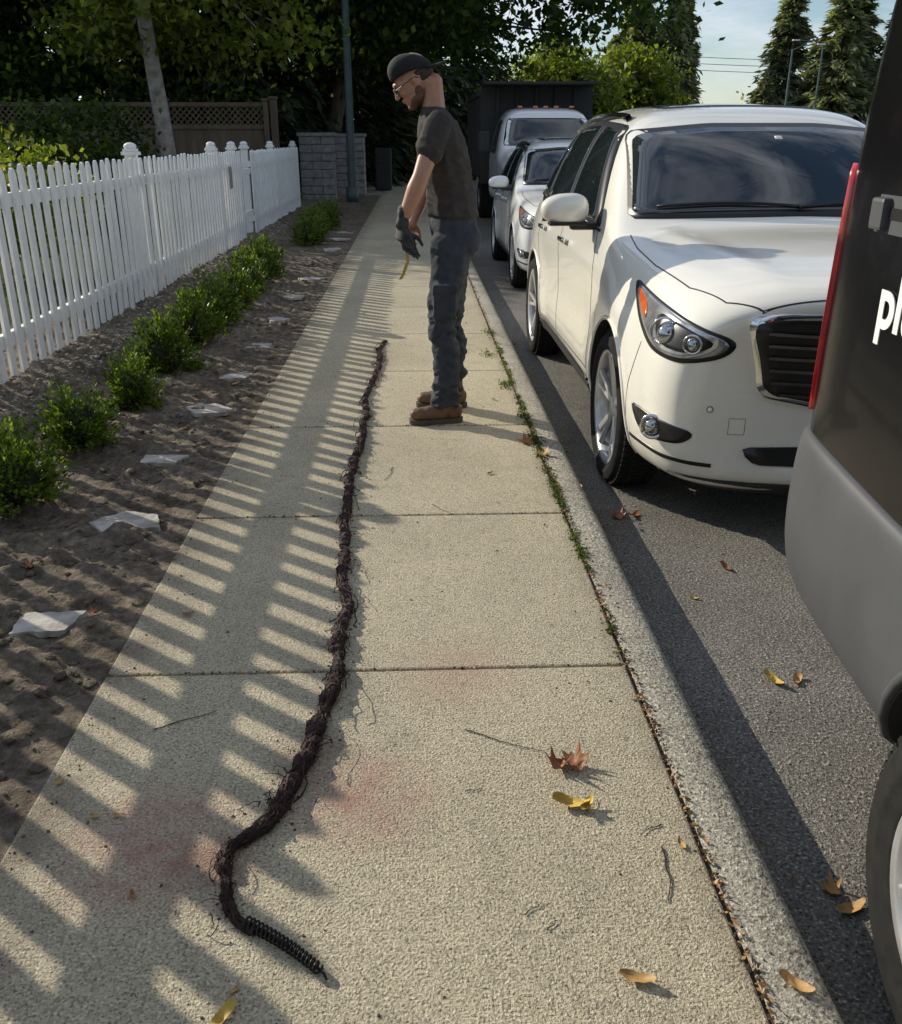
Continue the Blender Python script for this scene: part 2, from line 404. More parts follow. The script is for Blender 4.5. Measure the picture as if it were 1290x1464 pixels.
for v in cb.verts:
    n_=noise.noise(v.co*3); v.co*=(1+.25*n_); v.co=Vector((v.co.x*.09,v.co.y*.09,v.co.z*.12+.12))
cme=bpy.data.meshes.new('core'); cb.to_mesh(cme); cb.free(); cme.materials.append(m_core)  # solid dark ball filling the inside of each shrub
for i,(x,y,s) in enumerate([(-1.70,3.62,1.05),(-1.70,4.45,.93),(-1.66,5.25,.95),(-1.70,6.15,1.25),(-1.68,6.95,1.15),(-1.70,7.75,1.22),(-1.68,8.55,1.2),(-1.70,9.35,1.25),(-1.68,10.2,1.3),(-1.75,11.0,1.2),(-1.55,14.0,1.35),(-1.6,15.2,1.3),(-1.5,16.4,1.3),(-1.6,17.6,1.3)]):
    e=empty('boxwood_shrub',(x,y,soilz(x,y)-.01),(0,0,i*1.3)); e.scale=(s*random.uniform(.92,1.08),s*random.uniform(.92,1.08),s*random.uniform(.92,1.05))
    link(bpy.data.objects.new('foliage',bxmesh[i%4]),e); link(bpy.data.objects.new('dark_core',cme),e)

def clump_tree(name,base,trunk,crown,rad,nclump,nleaf,size,lm,bm_,seed,asp=.6,clr=.9,tr=.2,lo=None):
    r=np.random.default_rng(seed); e=empty(name,base)
    c=np.array(crown)-np.array(base)
    d=unit(r.normal(size=(nclump,3))); rr=(.35+.65*r.random(nclump)**.7)[:,None]
    CC=c+d*rr*np.array(rad)
    if lo is not None: CC[:,2]=np.maximum(CC[:,2],lo+r.random(nclump)*.8)
    k=nleaf//nclump
    P=CC[:,None,:]+r.normal(size=(nclump,k,3))*np.array([clr,clr,clr*.55])*(.6+.6*r.random((nclump,1,1)))*.6
    quads_obj('foliage',leafquads(P.reshape(-1,3),size,asp,.5,r),lm,e)
    top=Vector(trunk); L=[]
    pts=[Vector((0,0,0)).lerp(top,t)+Vector((math.sin(t*5+seed)*.12,math.cos(t*4+seed)*.1,0))*min(1,t*3) for t in np.linspace(0,1,10)]
    pts[0]=Vector((0,0,-.1))
    L.append((pts,[tr*(1.25-.25*min(1,i/2))*(1-.62*i/9) for i in range(10)]))
    for i in range(0,nclump,max(1,nclump//46)):
        q=Vector(CC[i]); s=pts[min(9,max(3,int(4+6*r.random())))]
        mid=s.lerp(q,.5)+Vector((0,0,-.1*(q-s).length*.6+.2))
        L.append(([s,s.lerp(mid,.5),mid,q],[tr*.32,tr*.25,tr*.16,tr*.05]))
    tubes_obj('trunk_and_limbs',L,bm_,e,7)
    return e
def conifer_mesh(seed,h,R,nb,k,size,lm,low=.06,bare=False):
    r=np.random.default_rng(seed)
    zf=np.sort(r.random(nb)); z=h*(low+(1-low)*zf)
    L=R*(1-zf)**.75*(.65+.5*r.random(nb))+.25; az=r.random(nb)*6.283
    D=np.stack([np.cos(az),np.sin(az),-.18-.25*r.random(nb)+.35*zf],1)
    t=(.12+.88*r.random((nb,k))**.75)
    B=np.zeros((nb,k,3)); B[:,:,2]=z[:,None]
    P=B+D[:,None,:]*(L[:,None]*t)[:,:,None]
    P[:,:,2]-=.12*L[:,None]*t*t
    side=np.stack([-np.sin(az),np.cos(az),np.zeros(nb)],1)
    P+=side[:,None,:]*(r.normal(size=(nb,k))*.16*L[:,None]*(1.1-t))[:,:,None]+r.normal(size=(nb,k,3))*size*.5
    dd=np.repeat(D,k,axis=0); dd[:,2]-=.3
    Q=leafquads(P.reshape(-1,3),size,.3,.6,r,dd)
    o=quads_obj('tmp',Q,lm); me=o.data; bpy.data.objects.remove(o)
    o2=tubes_obj('tmp',[([(0,0,-.2),(0,0,h*.3),(0,0,h*.7),(0,0,h*.98)],[h*.018,h*.014,h*.008,.02])]+[([(0,0,z[i]),tuple(np.array((0,0,z[i]))+D[i]*L[i]*.8)],[h*.004,h*.001]) for i in range(0,nb,4)],m_bark,None,6)
    me2=o2.data; bpy.data.objects.remove(o2)
    return me,me2
def place_con(name,mm,loc,rot,s):
    e=empty(name,loc,(0,0,rot)); e.scale=s
    link(bpy.data.objects.new('foliage',mm[0]),e); link(bpy.data.objects.new('trunk',mm[1]),e)
cA=conifer_mesh(11,17,4.2,420,60,.25,m_con,.03); cB=conifer_mesh(12,15,3.6,380,60,.24,m_con,.05)
for i,(x,y,s) in enumerate([(-24,33,1.1),(-19.5,30,1),(-15.5,33,1.1),(-12,29,.95),(-8.5,31.5,1.05),(-5.5,29,.9),(-2.8,34,1.0),(-1,40,1.1),(-17,40,1.2),(-8,41,1.2),(2,47,1.0)]):
    place_con('conifer_tree',cA if i%2 else cB,(x,y,0),i*1.7,(s,s,s*(1+.1*math.sin(i*3))))
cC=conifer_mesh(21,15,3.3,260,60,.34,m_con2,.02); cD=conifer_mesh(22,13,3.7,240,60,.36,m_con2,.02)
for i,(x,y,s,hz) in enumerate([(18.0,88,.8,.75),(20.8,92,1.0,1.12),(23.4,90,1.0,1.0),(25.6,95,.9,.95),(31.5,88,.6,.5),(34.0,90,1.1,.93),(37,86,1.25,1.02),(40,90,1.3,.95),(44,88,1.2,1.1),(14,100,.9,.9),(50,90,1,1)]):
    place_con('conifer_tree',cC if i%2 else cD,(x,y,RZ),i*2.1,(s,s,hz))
clump_tree('reflection_tree',(-2.8,31,0),(1.2,-.5,7),(.9,28.8,8.0),(7.0,5,5.0),210,46000,.12,m_leafg,m_bark,5,clr=1.4,tr=.32,lo=3.2)
clump_tree('birch_tree',(-4.75,19,0),(-.25,.6,8.5),(-4.2,19.4,5.4),(3.4,2.4,3.2),95,20000,.078,m_leafy,m_bark2,8,clr=.8,tr=.185,lo=2.7)
clump_tree('reflection_tree',(-11,24.5,0),(0,0,6),(-10.2,24.0,6.2),(5.5,2.4,4.2),130,24000,.10,m_leafg,m_bark,9,clr=1.2,tr=.22,lo=2.1)
clump_tree('yellow_tree',(15.5,72,RZ),(0,0,4),(15.5,72,4.2),(3.6,3.0,3.6),80,12000,.20,m_leafy,m_bark,15,clr=1.4,tr=.25)
clump_tree('reflection_tree',(9.0,62,RZ),(0,0,4),(9.4,62,3.6),(3.2,3.0,3.0),80,10000,.18,m_leafy,m_bark,16,clr=1.3,tr=.25)
clump_tree('reflection_tree',(-7,-14,0),(0,0,5),(-7,-14,7.5),(5,5,4.5),80,6000,.25,m_leafg,m_bark,31,clr=1.6,tr=.3)  # these three trees stand unseen behind the camera, added for windscreen reflections
clump_tree('reflection_tree',(13,-12,0),(0,0,5),(13,-12,7),(4.5,4.5,4),80,6000,.25,m_leafg,m_bark,32,clr=1.6,tr=.3)
clump_tree('reflection_tree',(4.5,-30,0),(0,0,5),(4.5,-30,8.5),(6,5,5),80,6000,.27,m_leafg,m_bark,33,clr=1.8,tr=.3)
clump_tree('rose_bush',(-3.6,8.9,.03),(0,.1,.8),(-3.6,8.9,.95),(.75,.7,.52),46,4200,.034,m_leafy,m_bark,18,clr=.28,tr=.02)
clump_tree('rose_bush',(-4.5,10.5,.03),(0,.1,.6),(-4.5,10.5,.8),(.9,.8,.5),46,3500,.034,m_leafg,m_bark,19,clr=.3,tr=.02)
clump_tree('rhododendron_bush',(-6.5,18,.03),(0,.1,.8),(-6.5,18,1.1),(1.6,1.2,1.0),60,7000,.06,m_leafg,m_bark,20,clr=.5,tr=.04)
r=np.random.default_rng(5)
C=[]
for i in range(420):
    x=r.uniform(-4,75); y=104+r.uniform(-3,3); z=r.uniform(0,1)**.8*(4.2+1.6*math.sin(x*.35)+1.0*math.sin(x*.9))
    C.append(np.array((x,y,z))+r.normal(size=(50,3))*np.array((.9,.8,.5)))
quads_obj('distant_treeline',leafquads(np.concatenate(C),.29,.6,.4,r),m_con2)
C=[]
for i in range(240):
    x=r.uniform(-25,-3.6); y=24.6+r.uniform(-.5,.8); z=r.uniform(.1,2.6)
    C.append(np.array((x,y,z))+r.normal(size=(50,3))*np.array((.4,.3,.3)))
for i in range(130):
    x=r.uniform(-1.9,.55); y=37+r.uniform(-1,1); z=r.uniform(.1,3.4)
    C.append(np.array((x,y,z))+r.normal(size=(50,3))*np.array((.4,.3,.35)))
quads_obj('hedge',leafquads(np.concatenate(C),.08,.6,.4,r),m_leafg)

# ------------------------------------------------------------ wooden fence with lattice
wf=empty('wooden_lattice_fence',(0,23.2,0)); bm=bmesh.new()
x=-24.0
while x<-3.35:
    bbox(bm,(x,0,.85),(.138,.02,1.72)); x+=.143
for z in (.25,1.72,2.2): bbox(bm,(-13.7,-.03,z),(20.8,.06,.09),bev=.004)
xs=-24.1
while xs<-3.1:
    bbox(bm,(xs,-.05,1.12),(.12,.12,2.3),bev=.006); bbox(bm,(xs,-.05,2.3),(.17,.17,.05),bev=.01); xs+=2.3
bbox(bm,(-3.22,-.05,1.14),(.15,.15,2.34),bev=.006); bbox(bm,(-3.22,-.05,2.34),(.2,.2,.05),bev=.01)
x=-24
while x<-3.3:
    for s,yy in ((1,-.012),(-1,.0)):
        bbox(bm,(x,yy,1.96),(.03,.008,.60),rot=Euler((0,s*math.radians(45),0)))
    x+=.14
bmobj('boards_and_lattice',bm,m_wood,wf)
def pillar(x,y,w,h):
    e=empty('stone_pillar',(x,y,0)); bm=bmesh.new(); rows=int(h/.19)
    for i in range(rows):
        zc=.095+i*.19
        off=.12 if i%2 else -.1
        for sx in (-1,1):
            x0=-w/2 if sx<0 else off; x1=off if sx<0 else w/2
            bbox(bm,((x0+x1)/2,random.uniform(-.01,.01),zc),(x1-x0-.012,w+random.uniform(-.02,.02),.18),bev=.018)
    bbox(bm,(0,0,rows*.19+.04),(w+.08,w+.08,.085),bev=.02); bbox(bm,(0,0,rows*.095),(w-.08,w-.08,rows*.19-.02),mi=0)
    bmobj('blocks',bm,m_stone,e)
pillar(-2.35,24.2,.82,1.62); pillar(-1.75,27.5,.8,1.6)
bm=bmesh.new(); bbox(bm,(0,0,.62),(.5,.5,1.2),bev=.05); bbox(bm,(0,-.26,.9),(.3,.02,.2),bev=.01); o=bmobj('utility_box',bm,m_plast); o.location=(-.9+.0,29.5,0)
def street_lamp(x,y,h,r,arm,zb=0):
    e=empty('street_lamp',(x,y,zb))
    tubes_obj('pole',[([(0,0,-.1),(0,0,.35),(0,0,.36),(0,0,h)],[r*1.5,r*1.5,r,r*.6])],m_pole,e,16)
    tubes_obj('arm',[([(0,0,h-.1),(arm*.4,0,h+.25),(arm,0,h+.3)],[r*.4,r*.35,r*.3])],m_pole,e,8)
    bm=bmesh.new(); s=1 if arm>0 else -1
    bbox(bm,(arm+.25*s,0,h+.3),(.6,.24,.12),bev=.04); bmobj('luminaire',bm,m_alloy,e)
street_lamp(-1.52,24,8,.105,1.8)
street_lamp(27.5,72,7.6,.10,1.8,RZ); street_lamp(33,80,8.6,.10,-2,RZ)
L=[]
for k in range(3): L.append(([(12+60*t,84,6.5+k*.5+2*(t-.5)**2*2) for t in np.linspace(0,1,14)],.022))
tubes_obj('power_line',L,m_trim,None,4)

# ------------------------------------------------------------ vehicle tools
def loft(name,stations,mats,parent,warp=None,lv=2):
    n=len(stations[0][1]); V=[];F=[]
    ring=2*n-2
    for y,p in stations:
        L=[(-x,z) for x,z in p]; R=[(x,z) for x,z in p[-2:0:-1]]
        for x,z in L+R:
            yy=warp(x,y,z) if warp else y
            V.append((x,yy,z))
    m=len(stations)
    for j in range(m-1):
        for i in range(ring):
            k=(i+1)%ring; F.append((j*ring+i,j*ring+k,(j+1)*ring+k,(j+1)*ring+i))
    def cap(b,flip):
        for k in range(n-1):
            l0=b+k; l1=b+k+1; r0=b+(ring-k)%ring; r1=b+(ring-k-1)
            f=[l0,l1,r1,r0]
            g=[]
            for q in f:
                if q not in g: g.append(q)
            F.append(tuple(g[::-1] if flip else g))
    cap(0,True); cap((m-1)*ring,False)
    o=mobj(name,V,F,mats,parent,True)
    bm=bmesh.new(); bm.from_mesh(o.data); bmesh.ops.recalc_face_normals(bm,faces=bm.faces); bm.to_mesh(o.data); bm.free()
    md=o.modifiers.new('s','SUBSURF'); md.levels=lv; md.render_levels=lv
    apply_mods(o); return o
def cut_wheels(o,cuts,parent,dark):
    bm=bmesh.new()
    for x0,x1,y,z,r in cuts:
        q=bmesh.ops.create_cone(bm,cap_ends=True,segments=56,radius1=r,radius2=r,depth=abs(x1-x0))
        bmesh.ops.transform(bm,matrix=Matrix.Translation(((x0+x1)/2,y,z))@Matrix.Rotation(math.pi/2,4,'Y'),verts=q['verts'])
    me=bpy.data.meshes.new('c'); bm.to_mesh(me); bm.free()
    for m_ in o.data.materials: me.materials.append(m_)
    me.materials.append(dark); me.polygons.foreach_set('material_index',[len(o.data.materials)]*len(me.polygons))
    o.data.materials.append(dark)
    c=link(bpy.data.objects.new('c',me),parent)
    md=o.modifiers.new('b','BOOLEAN'); md.operation='DIFFERENCE'; md.object=c; md.solver='EXACT'
    apply_mods(o); bpy.data.objects.remove(c)
    o.data.polygons.foreach_set('use_smooth',[True]*len(o.data.polygons))
    try: o.data.set_sharp_from_angle(angle=math.radians(35))
    except Exception: pass
def getbvh(o):
    me=o.data; return BVHTree.FromPolygons([v.co.copy() for v in me.vertices],[tuple(p.vertices) for p in me.polygons])
def frame(d):
    if d=='front': return Vector((0,1,0)),Vector((1,0,0)),Vector((0,0,1))
    if d=='rear': return Vector((0,-1,0)),Vector((1,0,0)),Vector((0,0,1))
    if d=='L': return Vector((1,0,0)),Vector((0,1,0)),Vector((0,0,1))
    if d=='R': return Vector((-1,0,0)),Vector((0,1,0)),Vector((0,0,1))
    if d=='top': return Vector((0,0,-1)),Vector((1,0,0)),Vector((0,1,0))
    d=Vector(d).normalized(); return d,d.cross(Vector((0,0,1))).normalized(),Vector((0,0,1))
def hit(bvh,fr,a,b,off):
    d,r,u=fr; h=(None,)
    for k in range(14):
        P=r*a*(1-.015*k)+u*b-d*6
        h=bvh.ray_cast(P,d)
        if h[0] is not None: break
    if h[0] is None:
        h=bvh.find_nearest(r*a+u*b)
    n=h[1]; n=n if n.dot(d)<0 else -n
    return h[0]+n*off
def smoothpoly(poly,it=2):
    P=[Vector(p) for p in poly]
    for _ in range(it):
        Q=[]
        for i in range(len(P)):
            a=P[i];b=P[(i+1)%len(P)]; L=(b-a).length; k=min(.25,.03/max(L,1e-6))if _==0 else .25
            Q+=[a.lerp(b,k),a.lerp(b,1-k)]
        P=Q
    return P
def resample(P,n):
    L=[0]
    for i in range(len(P)): L.append(L[-1]+(P[(i+1)%len(P)]-P[i]).length)
    out=[];T=L[-1];j=0
    for k in range(n):
        s=T*k/n
        while L[j+1]<s: j+=1
        f=(s-L[j])/max(L[j+1]-L[j],1e-9); out.append(P[j].lerp(P[(j+1)%len(P)],f))
    return out
def patch(name,bvh,poly,d,mat,parent,off=.004,n=72,rings=7,it=2):
    fr=frame(d); P=resample(smoothpoly(poly,it),n)
    c=sum(P,Vector((0,0)))/n; V=[hit(bvh,fr,c.x,c.y,off)];F=[]
    for r in range(1,rings+1):
        for p in P:
            q=c.lerp(p,r/rings); V.append(hit(bvh,fr,q.x,q.y,off))
    for p in P: V.append(hit(bvh,fr,p.x,p.y,-.004))
    for k in range(n):
        F.append((0,1+k,1+(k+1)%n))
        for r in range(rings): F.append((1+r*n+k,1+(r+1)*n+k,1+(r+1)*n+(k+1)%n,1+r*n+(k+1)%n))
    return mobj(name,V,F,mat,parent,True)
def ribbon(name,bvh,line,d,w,mat,parent,off=.002,closed=False,step=.02):
    fr=frame(d); P=[Vector(p) for p in line]; Q=[]
    if closed: P.append(P[0])
    for a,b in zip(P[:-1],P[1:]):
        k=max(1,int((b-a).length/step))
        for i in range(k): Q.append(a.lerp(b,i/k))
    Q.append(P[-1]); V=[];F=[]
    for i,q in enumerate(Q):
        t=(Q[min(i+1,len(Q)-1)]-Q[max(i-1,0)]).normalized(); nn=Vector((-t.y,t.x))*w/2
        for s,o in ((-1,-.003),(-1,off),(1,off),(1,-.003)):
            p=q+nn*s; V.append(hit(bvh,fr,p.x,p.y,o))
    for i in range(len(Q)-1):
        for k in range(3): F.append((i*4+k,i*4+k+1,i*4+4+k+1,i*4+4+k))
    return mobj(name,V,F,mat,parent,False)
def wheel(parent,x,y,z,R,w,rr,side,spokes=10,rimmat=None,steel=False):
    e=bpy.data.objects.new('wheel',None); link(e,parent); e.location=(x,y,z); e.rotation_euler=(random.random()*.5,0,0) 
    if side>0: e.rotation_euler=(0,0,math.pi)
    h=w/2
    prof=[(rr,-h*.80),(rr+.012,-h*.92),(rr+.02,-h*.90),(rr+(R-rr)*.35,-h*1.0),(rr+(R-rr)*.5,-h*1.0),(rr+(R-rr)*.53,-h*.975),(rr+(R-rr)*.72,-h*.97),(R-.018,-h*.86),(R-.004,-h*.70),(R,-h*.3),(R,h*.3),(R-.004,h*.7),(R-.018,h*.86),(rr+(R-rr)*.5,h),(rr,h*.8)]
    lathe('tyre',prof,m_tyre,e,64)
    V=[];F=[]
    for k in range(72):
        a=2*math.pi*k/72
        for xx in (-.62,-.22,.22,.62):
            aa=a+(.02 if xx>0 else -.02)
            o=len(V)
            for da,dx,dr in ((-.03,-.13,-.01),(.03,-.13,-.01),(.03,.13,-.01),(-.03,.13,-.01),(-.028,-.12,.006),(.028,-.12,.006),(.028,.12,.006),(-.028,.12,.006)):
                V.append(((xx+dx)*h,(R+dr)*math.cos(aa+da),(R+dr)*math.sin(aa+da)))
            F+=[(o+4,o+5,o+6,o+7),(o,o+1,o+5,o+4),(o+1,o+2,o+6,o+5),(o+2,o+3,o+7,o+6),(o+3,o,o+4,o+7)]
    mobj('tread',V,F,m_tyre,e)
    rm=rimmat or m_alloy
    lathe('rim',[(rr+.006,-h*.84),(rr+.006,-h*.9),(rr-.012,-h*.86),(rr-.022,-h*.6),(rr-.03,h*.6),(rr,h*.8)],rm,e,56,closed=False)
    lathe('brake_disc',[(.02,0),(rr*.72,0),(rr*.72,.02),(.02,.02)],m_steel,e,32)
    lathe('hub',[(.001,-h*.66),(.035,-h*.66),(.05,-h*.6),(.075,-h*.45),(.08,0),(.001,0)],rm if not steel else m_plast,e,24,closed=False)
    if steel:
        lathe('cover',[(.06,-h*.45),(rr*.5,-h*.50),(rr*.8,-h*.70),(rr-.008,-h*.72),(rr-.008,-h*.6)],rm,e,40,closed=False)
    bm=bmesh.new()
    for k in range(spokes):
        a=2*math.pi*k/spokes
        for dd in ((-.16,.16) if not steel else (0,)):
            A=Vector((-h*.50,math.cos(a+dd*.3)*.05,math.sin(a+dd*.3)*.05)); B=Vector((-h*.74,math.cos(a+dd)*(rr-.012),math.sin(a+dd)*(rr-.012)))
            dv=(B-A); L=dv.length; mid=(A+B)/2
            rot=dv.to_track_quat('Z','X').to_matrix()
            bbox(bm,mid,(.026,.024,L),rot=rot,bev=.005)
    bmobj('spokes',bm,rm,e,False)

# ------------------------------------------------------------ white SUV
def suv(name,loc,scale,paint,detail=True):
    e=empty(name,loc); e.scale=scale
    S=[
    (0.0,[(0,.36),(.52,.36),(.72,.42),(.78,.55),(.77,.74),(.71,.88),(.58,.97),(.28,1.01),(0,1.015)]),
    (.05,[(0,.25),(.70,.25),(.85,.33),(.90,.52),(.895,.76),(.83,.915),(.67,1.015),(.34,1.065),(0,1.075)]),
    (.18,[(0,.21),(.78,.21),(.91,.30),(.955,.52),(.95,.79),(.885,.955),(.71,1.06),(.38,1.105),(0,1.115)]),
    (.48,[(0,.21),(.82,.21),(.94,.3),(.975,.53),(.965,.83),(.905,1.0),(.74,1.095),(.4,1.135),(0,1.145)]),
    (.9,[(0,.21),(.84,.21),(.95,.3),(.985,.55),(.975,.87),(.915,1.05),(.78,1.13),(.42,1.165),(0,1.175)]),
    (1.2,[(0,.21),(.84,.21),(.95,.3),(.98,.55),(.965,.90),(.925,1.085),(.85,1.145),(.45,1.175),(0,1.185)]),
    (1.38,[(0,.21),(.84,.21),(.95,.3),(.975,.55),(.96,.93),(.93,1.10),(.90,1.165),(.5,1.20),(0,1.21)]),
    (1.72,[(0,.21),(.84,.21),(.95,.3),(.97,.55),(.96,.95),(.925,1.12),(.845,1.40),(.50,1.435),(0,1.445)]),
    (2.1,[(0,.21),(.84,.21),(.95,.3),(.97,.55),(.96,.96),(.92,1.13),(.775,1.635),(.47,1.69),(0,1.70)]),
    (2.35,[(0,.21),(.84,.21),(.95,.3),(.97,.55),(.96,.97),(.92,1.14),(.75,1.705),(.44,1.755),(0,1.765)]),
    (3.0,[(0,.21),(.84,.21),(.95,.3),(.97,.56),(.96,.98),(.92,1.16),(.735,1.73),(.44,1.785),(0,1.795)]),
    (3.8,[(0,.21),(.84,.21),(.95,.3),(.975,.57),(.965,.99),(.91,1.18),(.71,1.705),(.42,1.76),(0,1.77)]),
    (4.35,[(0,.23),(.83,.23),(.94,.32),(.965,.58),(.95,1.0),(.88,1.2),(.65,1.62),(.38,1.685),(0,1.695)]),
    (4.7,[(0,.28),(.80,.28),(.9,.36),(.935,.6),(.91,.98),(.81,1.2),(.57,1.45),(.35,1.54),(0,1.55)]),
    (4.9,[(0,.34),(.7,.34),(.82,.42),(.87,.6),(.85,.92),(.76,1.1),(.55,1.2),(.3,1.24),(0,1.25)]),
    (4.98,[(0,.42),(.58,.42),(.7,.48),(.75,.6),(.73,.82),(.66,.95),(.5,1.0),(.3,1.02),(0,1.03)])]
    def warp(x,y,z):
        r=y
        if y<1.2: r+=.24*(abs(x)/.98)**3*(1-y/1.2)
        if y<.3 and z<.5: r+=.05*(1-y/.3)*(.5-z)/.3
        if 1.1<y<2.4 and z>1.15: r-=.10*(1-min(1,abs(x)/.85)**2)*math.sin(math.pi*(y-1.1)/1.3)
        if y>4: r-=.25*(abs(x)/.98)**3*(y-4)
        return r
    b=loft('body',S,[paint],e,warp,3 if detail else 2)
    me=b.data
    for v in me.vertices:
        x,y,z=v.co
        if abs(x)>.85 and .2<z<1.1:
            s=1 if x>0 else -1
            for ya in (1.02,3.94):
                q=math.hypot(y-ya,(z-.37))
                v.co.x+=s*.014*math.exp(-((q-.47)/.11)**2)
            zc=.93+.03*math.sin((y-1)*1.1)
            w_=max(0,min(1,(y-1.3)/.5))*max(0,min(1,(4.3-y)/.5))
            v.co.x+=s*w_*(.010*math.exp(-((z-zc)/.05)**2)-.014*math.exp(-((z-.68)/.13)**2))
        # shallow bonnet contour lines
        if .12<y<1.3 and z>.95:
            xc=.50+.16*(y-.2)
            v.co.z+=.010*math.exp(-((abs(x)-xc)/.06)**2)*min(1,(y-.12)/.3)
    FA,RA=1.02,3.94
    cut_wheels(b,[(-1.2,-.66,FA,.37,.42),(.66,1.2,FA,.37,.42),(-1.2,-.66,RA,.37,.42),(.66,1.2,RA,.37,.42)],e,m_plast)
    bv=getbvh(b)
    for sd,f in (('L',-1),('R',1)):
        patch('window_surround',bv,[(1.66,1.145),(2.22,1.655),(3.1,1.695),(4.2,1.625),(4.42,1.42),(4.3,1.20)],sd,m_trim,e,.003,110,9)
        patch('front_window',bv,[(1.86,1.17),(2.27,1.615),(2.70,1.655),(2.74,1.175)],sd,m_glass,e,.007)
        patch('rear_window',bv,[(2.82,1.18),(2.79,1.66),(3.60,1.65),(3.68,1.195)],sd,m_glass,e,.007)
        patch('quarter_window',bv,[(3.76,1.205),(3.69,1.64),(4.15,1.59),(4.32,1.40),(4.2,1.23)],sd,m_glass,e,.007)
        ribbon('chrome_strip',bv,[(1.66,1.14),(2.8,1.155),(3.8,1.18),(4.3,1.2)],sd,.014,m_chrome,e,.009)
        ribbon('door_seam',bv,[(1.72,1.13),(1.60,.95),(1.58,.62),(1.63,.42),(2.76,.40),(2.78,.9),(2.76,1.15)],sd,.006,m_trim,e,.0012)
        ribbon('door_seam',bv,[(2.76,.40),(3.48,.40),(3.58,.72),(3.72,.92),(3.72,1.18)],sd,.006,m_trim,e,.0012)
        ribbon('sill_trim',bv,[(1.5,.33),(3.48,.33)],sd,.07,m_plast,e,.010)
        ribbon('sill_chrome',bv,[(1.52,.385),(3.46,.385)],sd,.014,m_chrome,e,.012)
        ribbon('bumper_seam',bv,[(.60,.40),(.56,.62),(.50,.80)],sd,.004,m_trim,e,.001)
        for y in (2.56,3.5):
            p=hit(bv,frame(sd),y,1.0,.028); bm=bmesh.new(); bbox(bm,p,(.022,.2,.028),bev=.008); bbox(bm,p-Vector((f*.018,.08,0)),(.03,.02,.02)); bbox(bm,p-Vector((f*.018,-.08,0)),(.03,.02,.02)); bmobj('door_handle',bm,m_chrome if detail else paint,e,True)
        for ya in (FA,RA):
            pts=[]
            for k in range(25):
                a=math.radians(-12+204*k/24); pts.append(hit(bv,frame(sd),ya+math.cos(a)*.432,max(.24,.37+math.sin(a)*.432),.001))
            tubes_obj('arch_lip',[(pts,.009)],paint,e,6)
        dv=(-f*.55,.83,0)
        def ab(pl): return [((p[0] if f<0 else -p[0]),p[1]) for p in pl]
        patch('headlight_surround',bv,ab([(-1.23,1.02),(-1.08,.985),(-.90,.95),(-.66,.89),(-.625,.855),(-.68,.80),(-.84,.77),(-1.0,.79),(-1.12,.88)]),dv,m_trim,e,.003)
        patch('headlight',bv,ab([(-1.20,1.005),(-1.06,.97),(-.90,.937),(-.69,.885),(-.65,.855),(-.70,.815),(-.84,.787),(-.98,.805),(-1.09,.885)]),dv,m_lamp,e,.008)
        patch('turn_signal',bv,ab([(-1.17,.99),(-1.10,.968),(-1.06,.93),(-1.05,.885),(-1.10,.91)]),dv,m_amber,e,.011,40,4)
        patch('headlight_inner',bv,ab([(-1.0,.935),(-.88,.918),(-.74,.88),(-.70,.855),(-.80,.81),(-.96,.825)]),dv,m_trim,e,.010,40,4)
        for aa,zz,r_ in ((-.92,.872,.050),(-.79,.850,.032)):
            p=hit(bv,frame(dv),aa if f<0 else -aa,zz,-.012); bm=bmesh.new()
            q=bmesh.ops.create_uvsphere(bm,u_segments=24,v_segments=14,radius=r_); bmesh.ops.translate(bm,vec=p,verts=q['verts']); bmobj('projector',bm,m_bulb,e,True)
            nd=-Vector(dv).normalized(); c_=hit(bv,frame(dv),aa if f<0 else -aa,zz,.012)
            ax=nd.orthogonal().normalized(); bx=nd.cross(ax)
            tubes_obj('projector_ring',[([c_+ax*math.cos(t)*r_*1.1+bx*math.sin(t)*r_*1.1 for t in np.linspace(0,6.2832,25)],.005)],m_chrome,e,6)
        patch('fog_recess',bv,ab([(-1.10,.55),(-.86,.525),(-.74,.50),(-.80,.445),(-1.02,.43)]),dv,m_trim,e,.004,48,4)
        p=hit(bv,frame(dv),-.93*(1 if f<0 else -1),.492,.012); nd=-Vector(dv).normalized(); ax=nd.orthogonal().normalized(); bx=nd.cross(ax)
        tubes_obj('fog_ring',[([p+ax*math.cos(t)*.047+bx*math.sin(t)*.047 for t in np.linspace(0,6.2832,25)],.008)],m_chrome,e,6)
        bm=bmesh.new(); q=bmesh.ops.create_uvsphere(bm,u_segments=20,v_segments=12,radius=.038); bmesh.ops.translate(bm,vec=p-nd*.015,verts=q['verts']); bmobj('fog_lamp',bm,m_bulb,e,True)
        ribbon('bumper_slot',bv,ab([(-1.10,.385),(-.9,.372),(-.68,.368)]),dv,.016,m_trim,e,.003)
        p=hit(bv,frame('front'),.74*f,.60,.003); bm=bmesh.new(); q=bmesh.ops.create_uvsphere(bm,u_segments=12,v_segments=8,radius=.010); bmesh.ops.translate(bm,vec=p,verts=q['verts']); bmobj('parking_sensor',bm,paint,e,True)
        ribbon('sensor_ring',bv,[(.74*f+.012*math.cos(t),.60+.012*math.sin(t)) for t in np.linspace(0,6.28,16)],'front',.0025,m_trim,e,.001)
        ribbon('bonnet_seam',bv,[(f*.84,1.30),(f*.85,1.1),(f*.835,.80),(f*.79,.42),(f*.71,.20),(f*.60,.10),(f*.3,.05),(0,.04)],'top',.005,m_trim,e,.001)
        ribbon('roof_rail',bv,[(f*.65,2.35),(f*.655,3.0),(f*.62,4.1)],'top',.03,m_chrome if detail else m_trim,e,.03)
        bm=bmesh.new(); q=bmesh.ops.create_uvsphere(bm,u_segments=28,v_segments=16,radius=1)
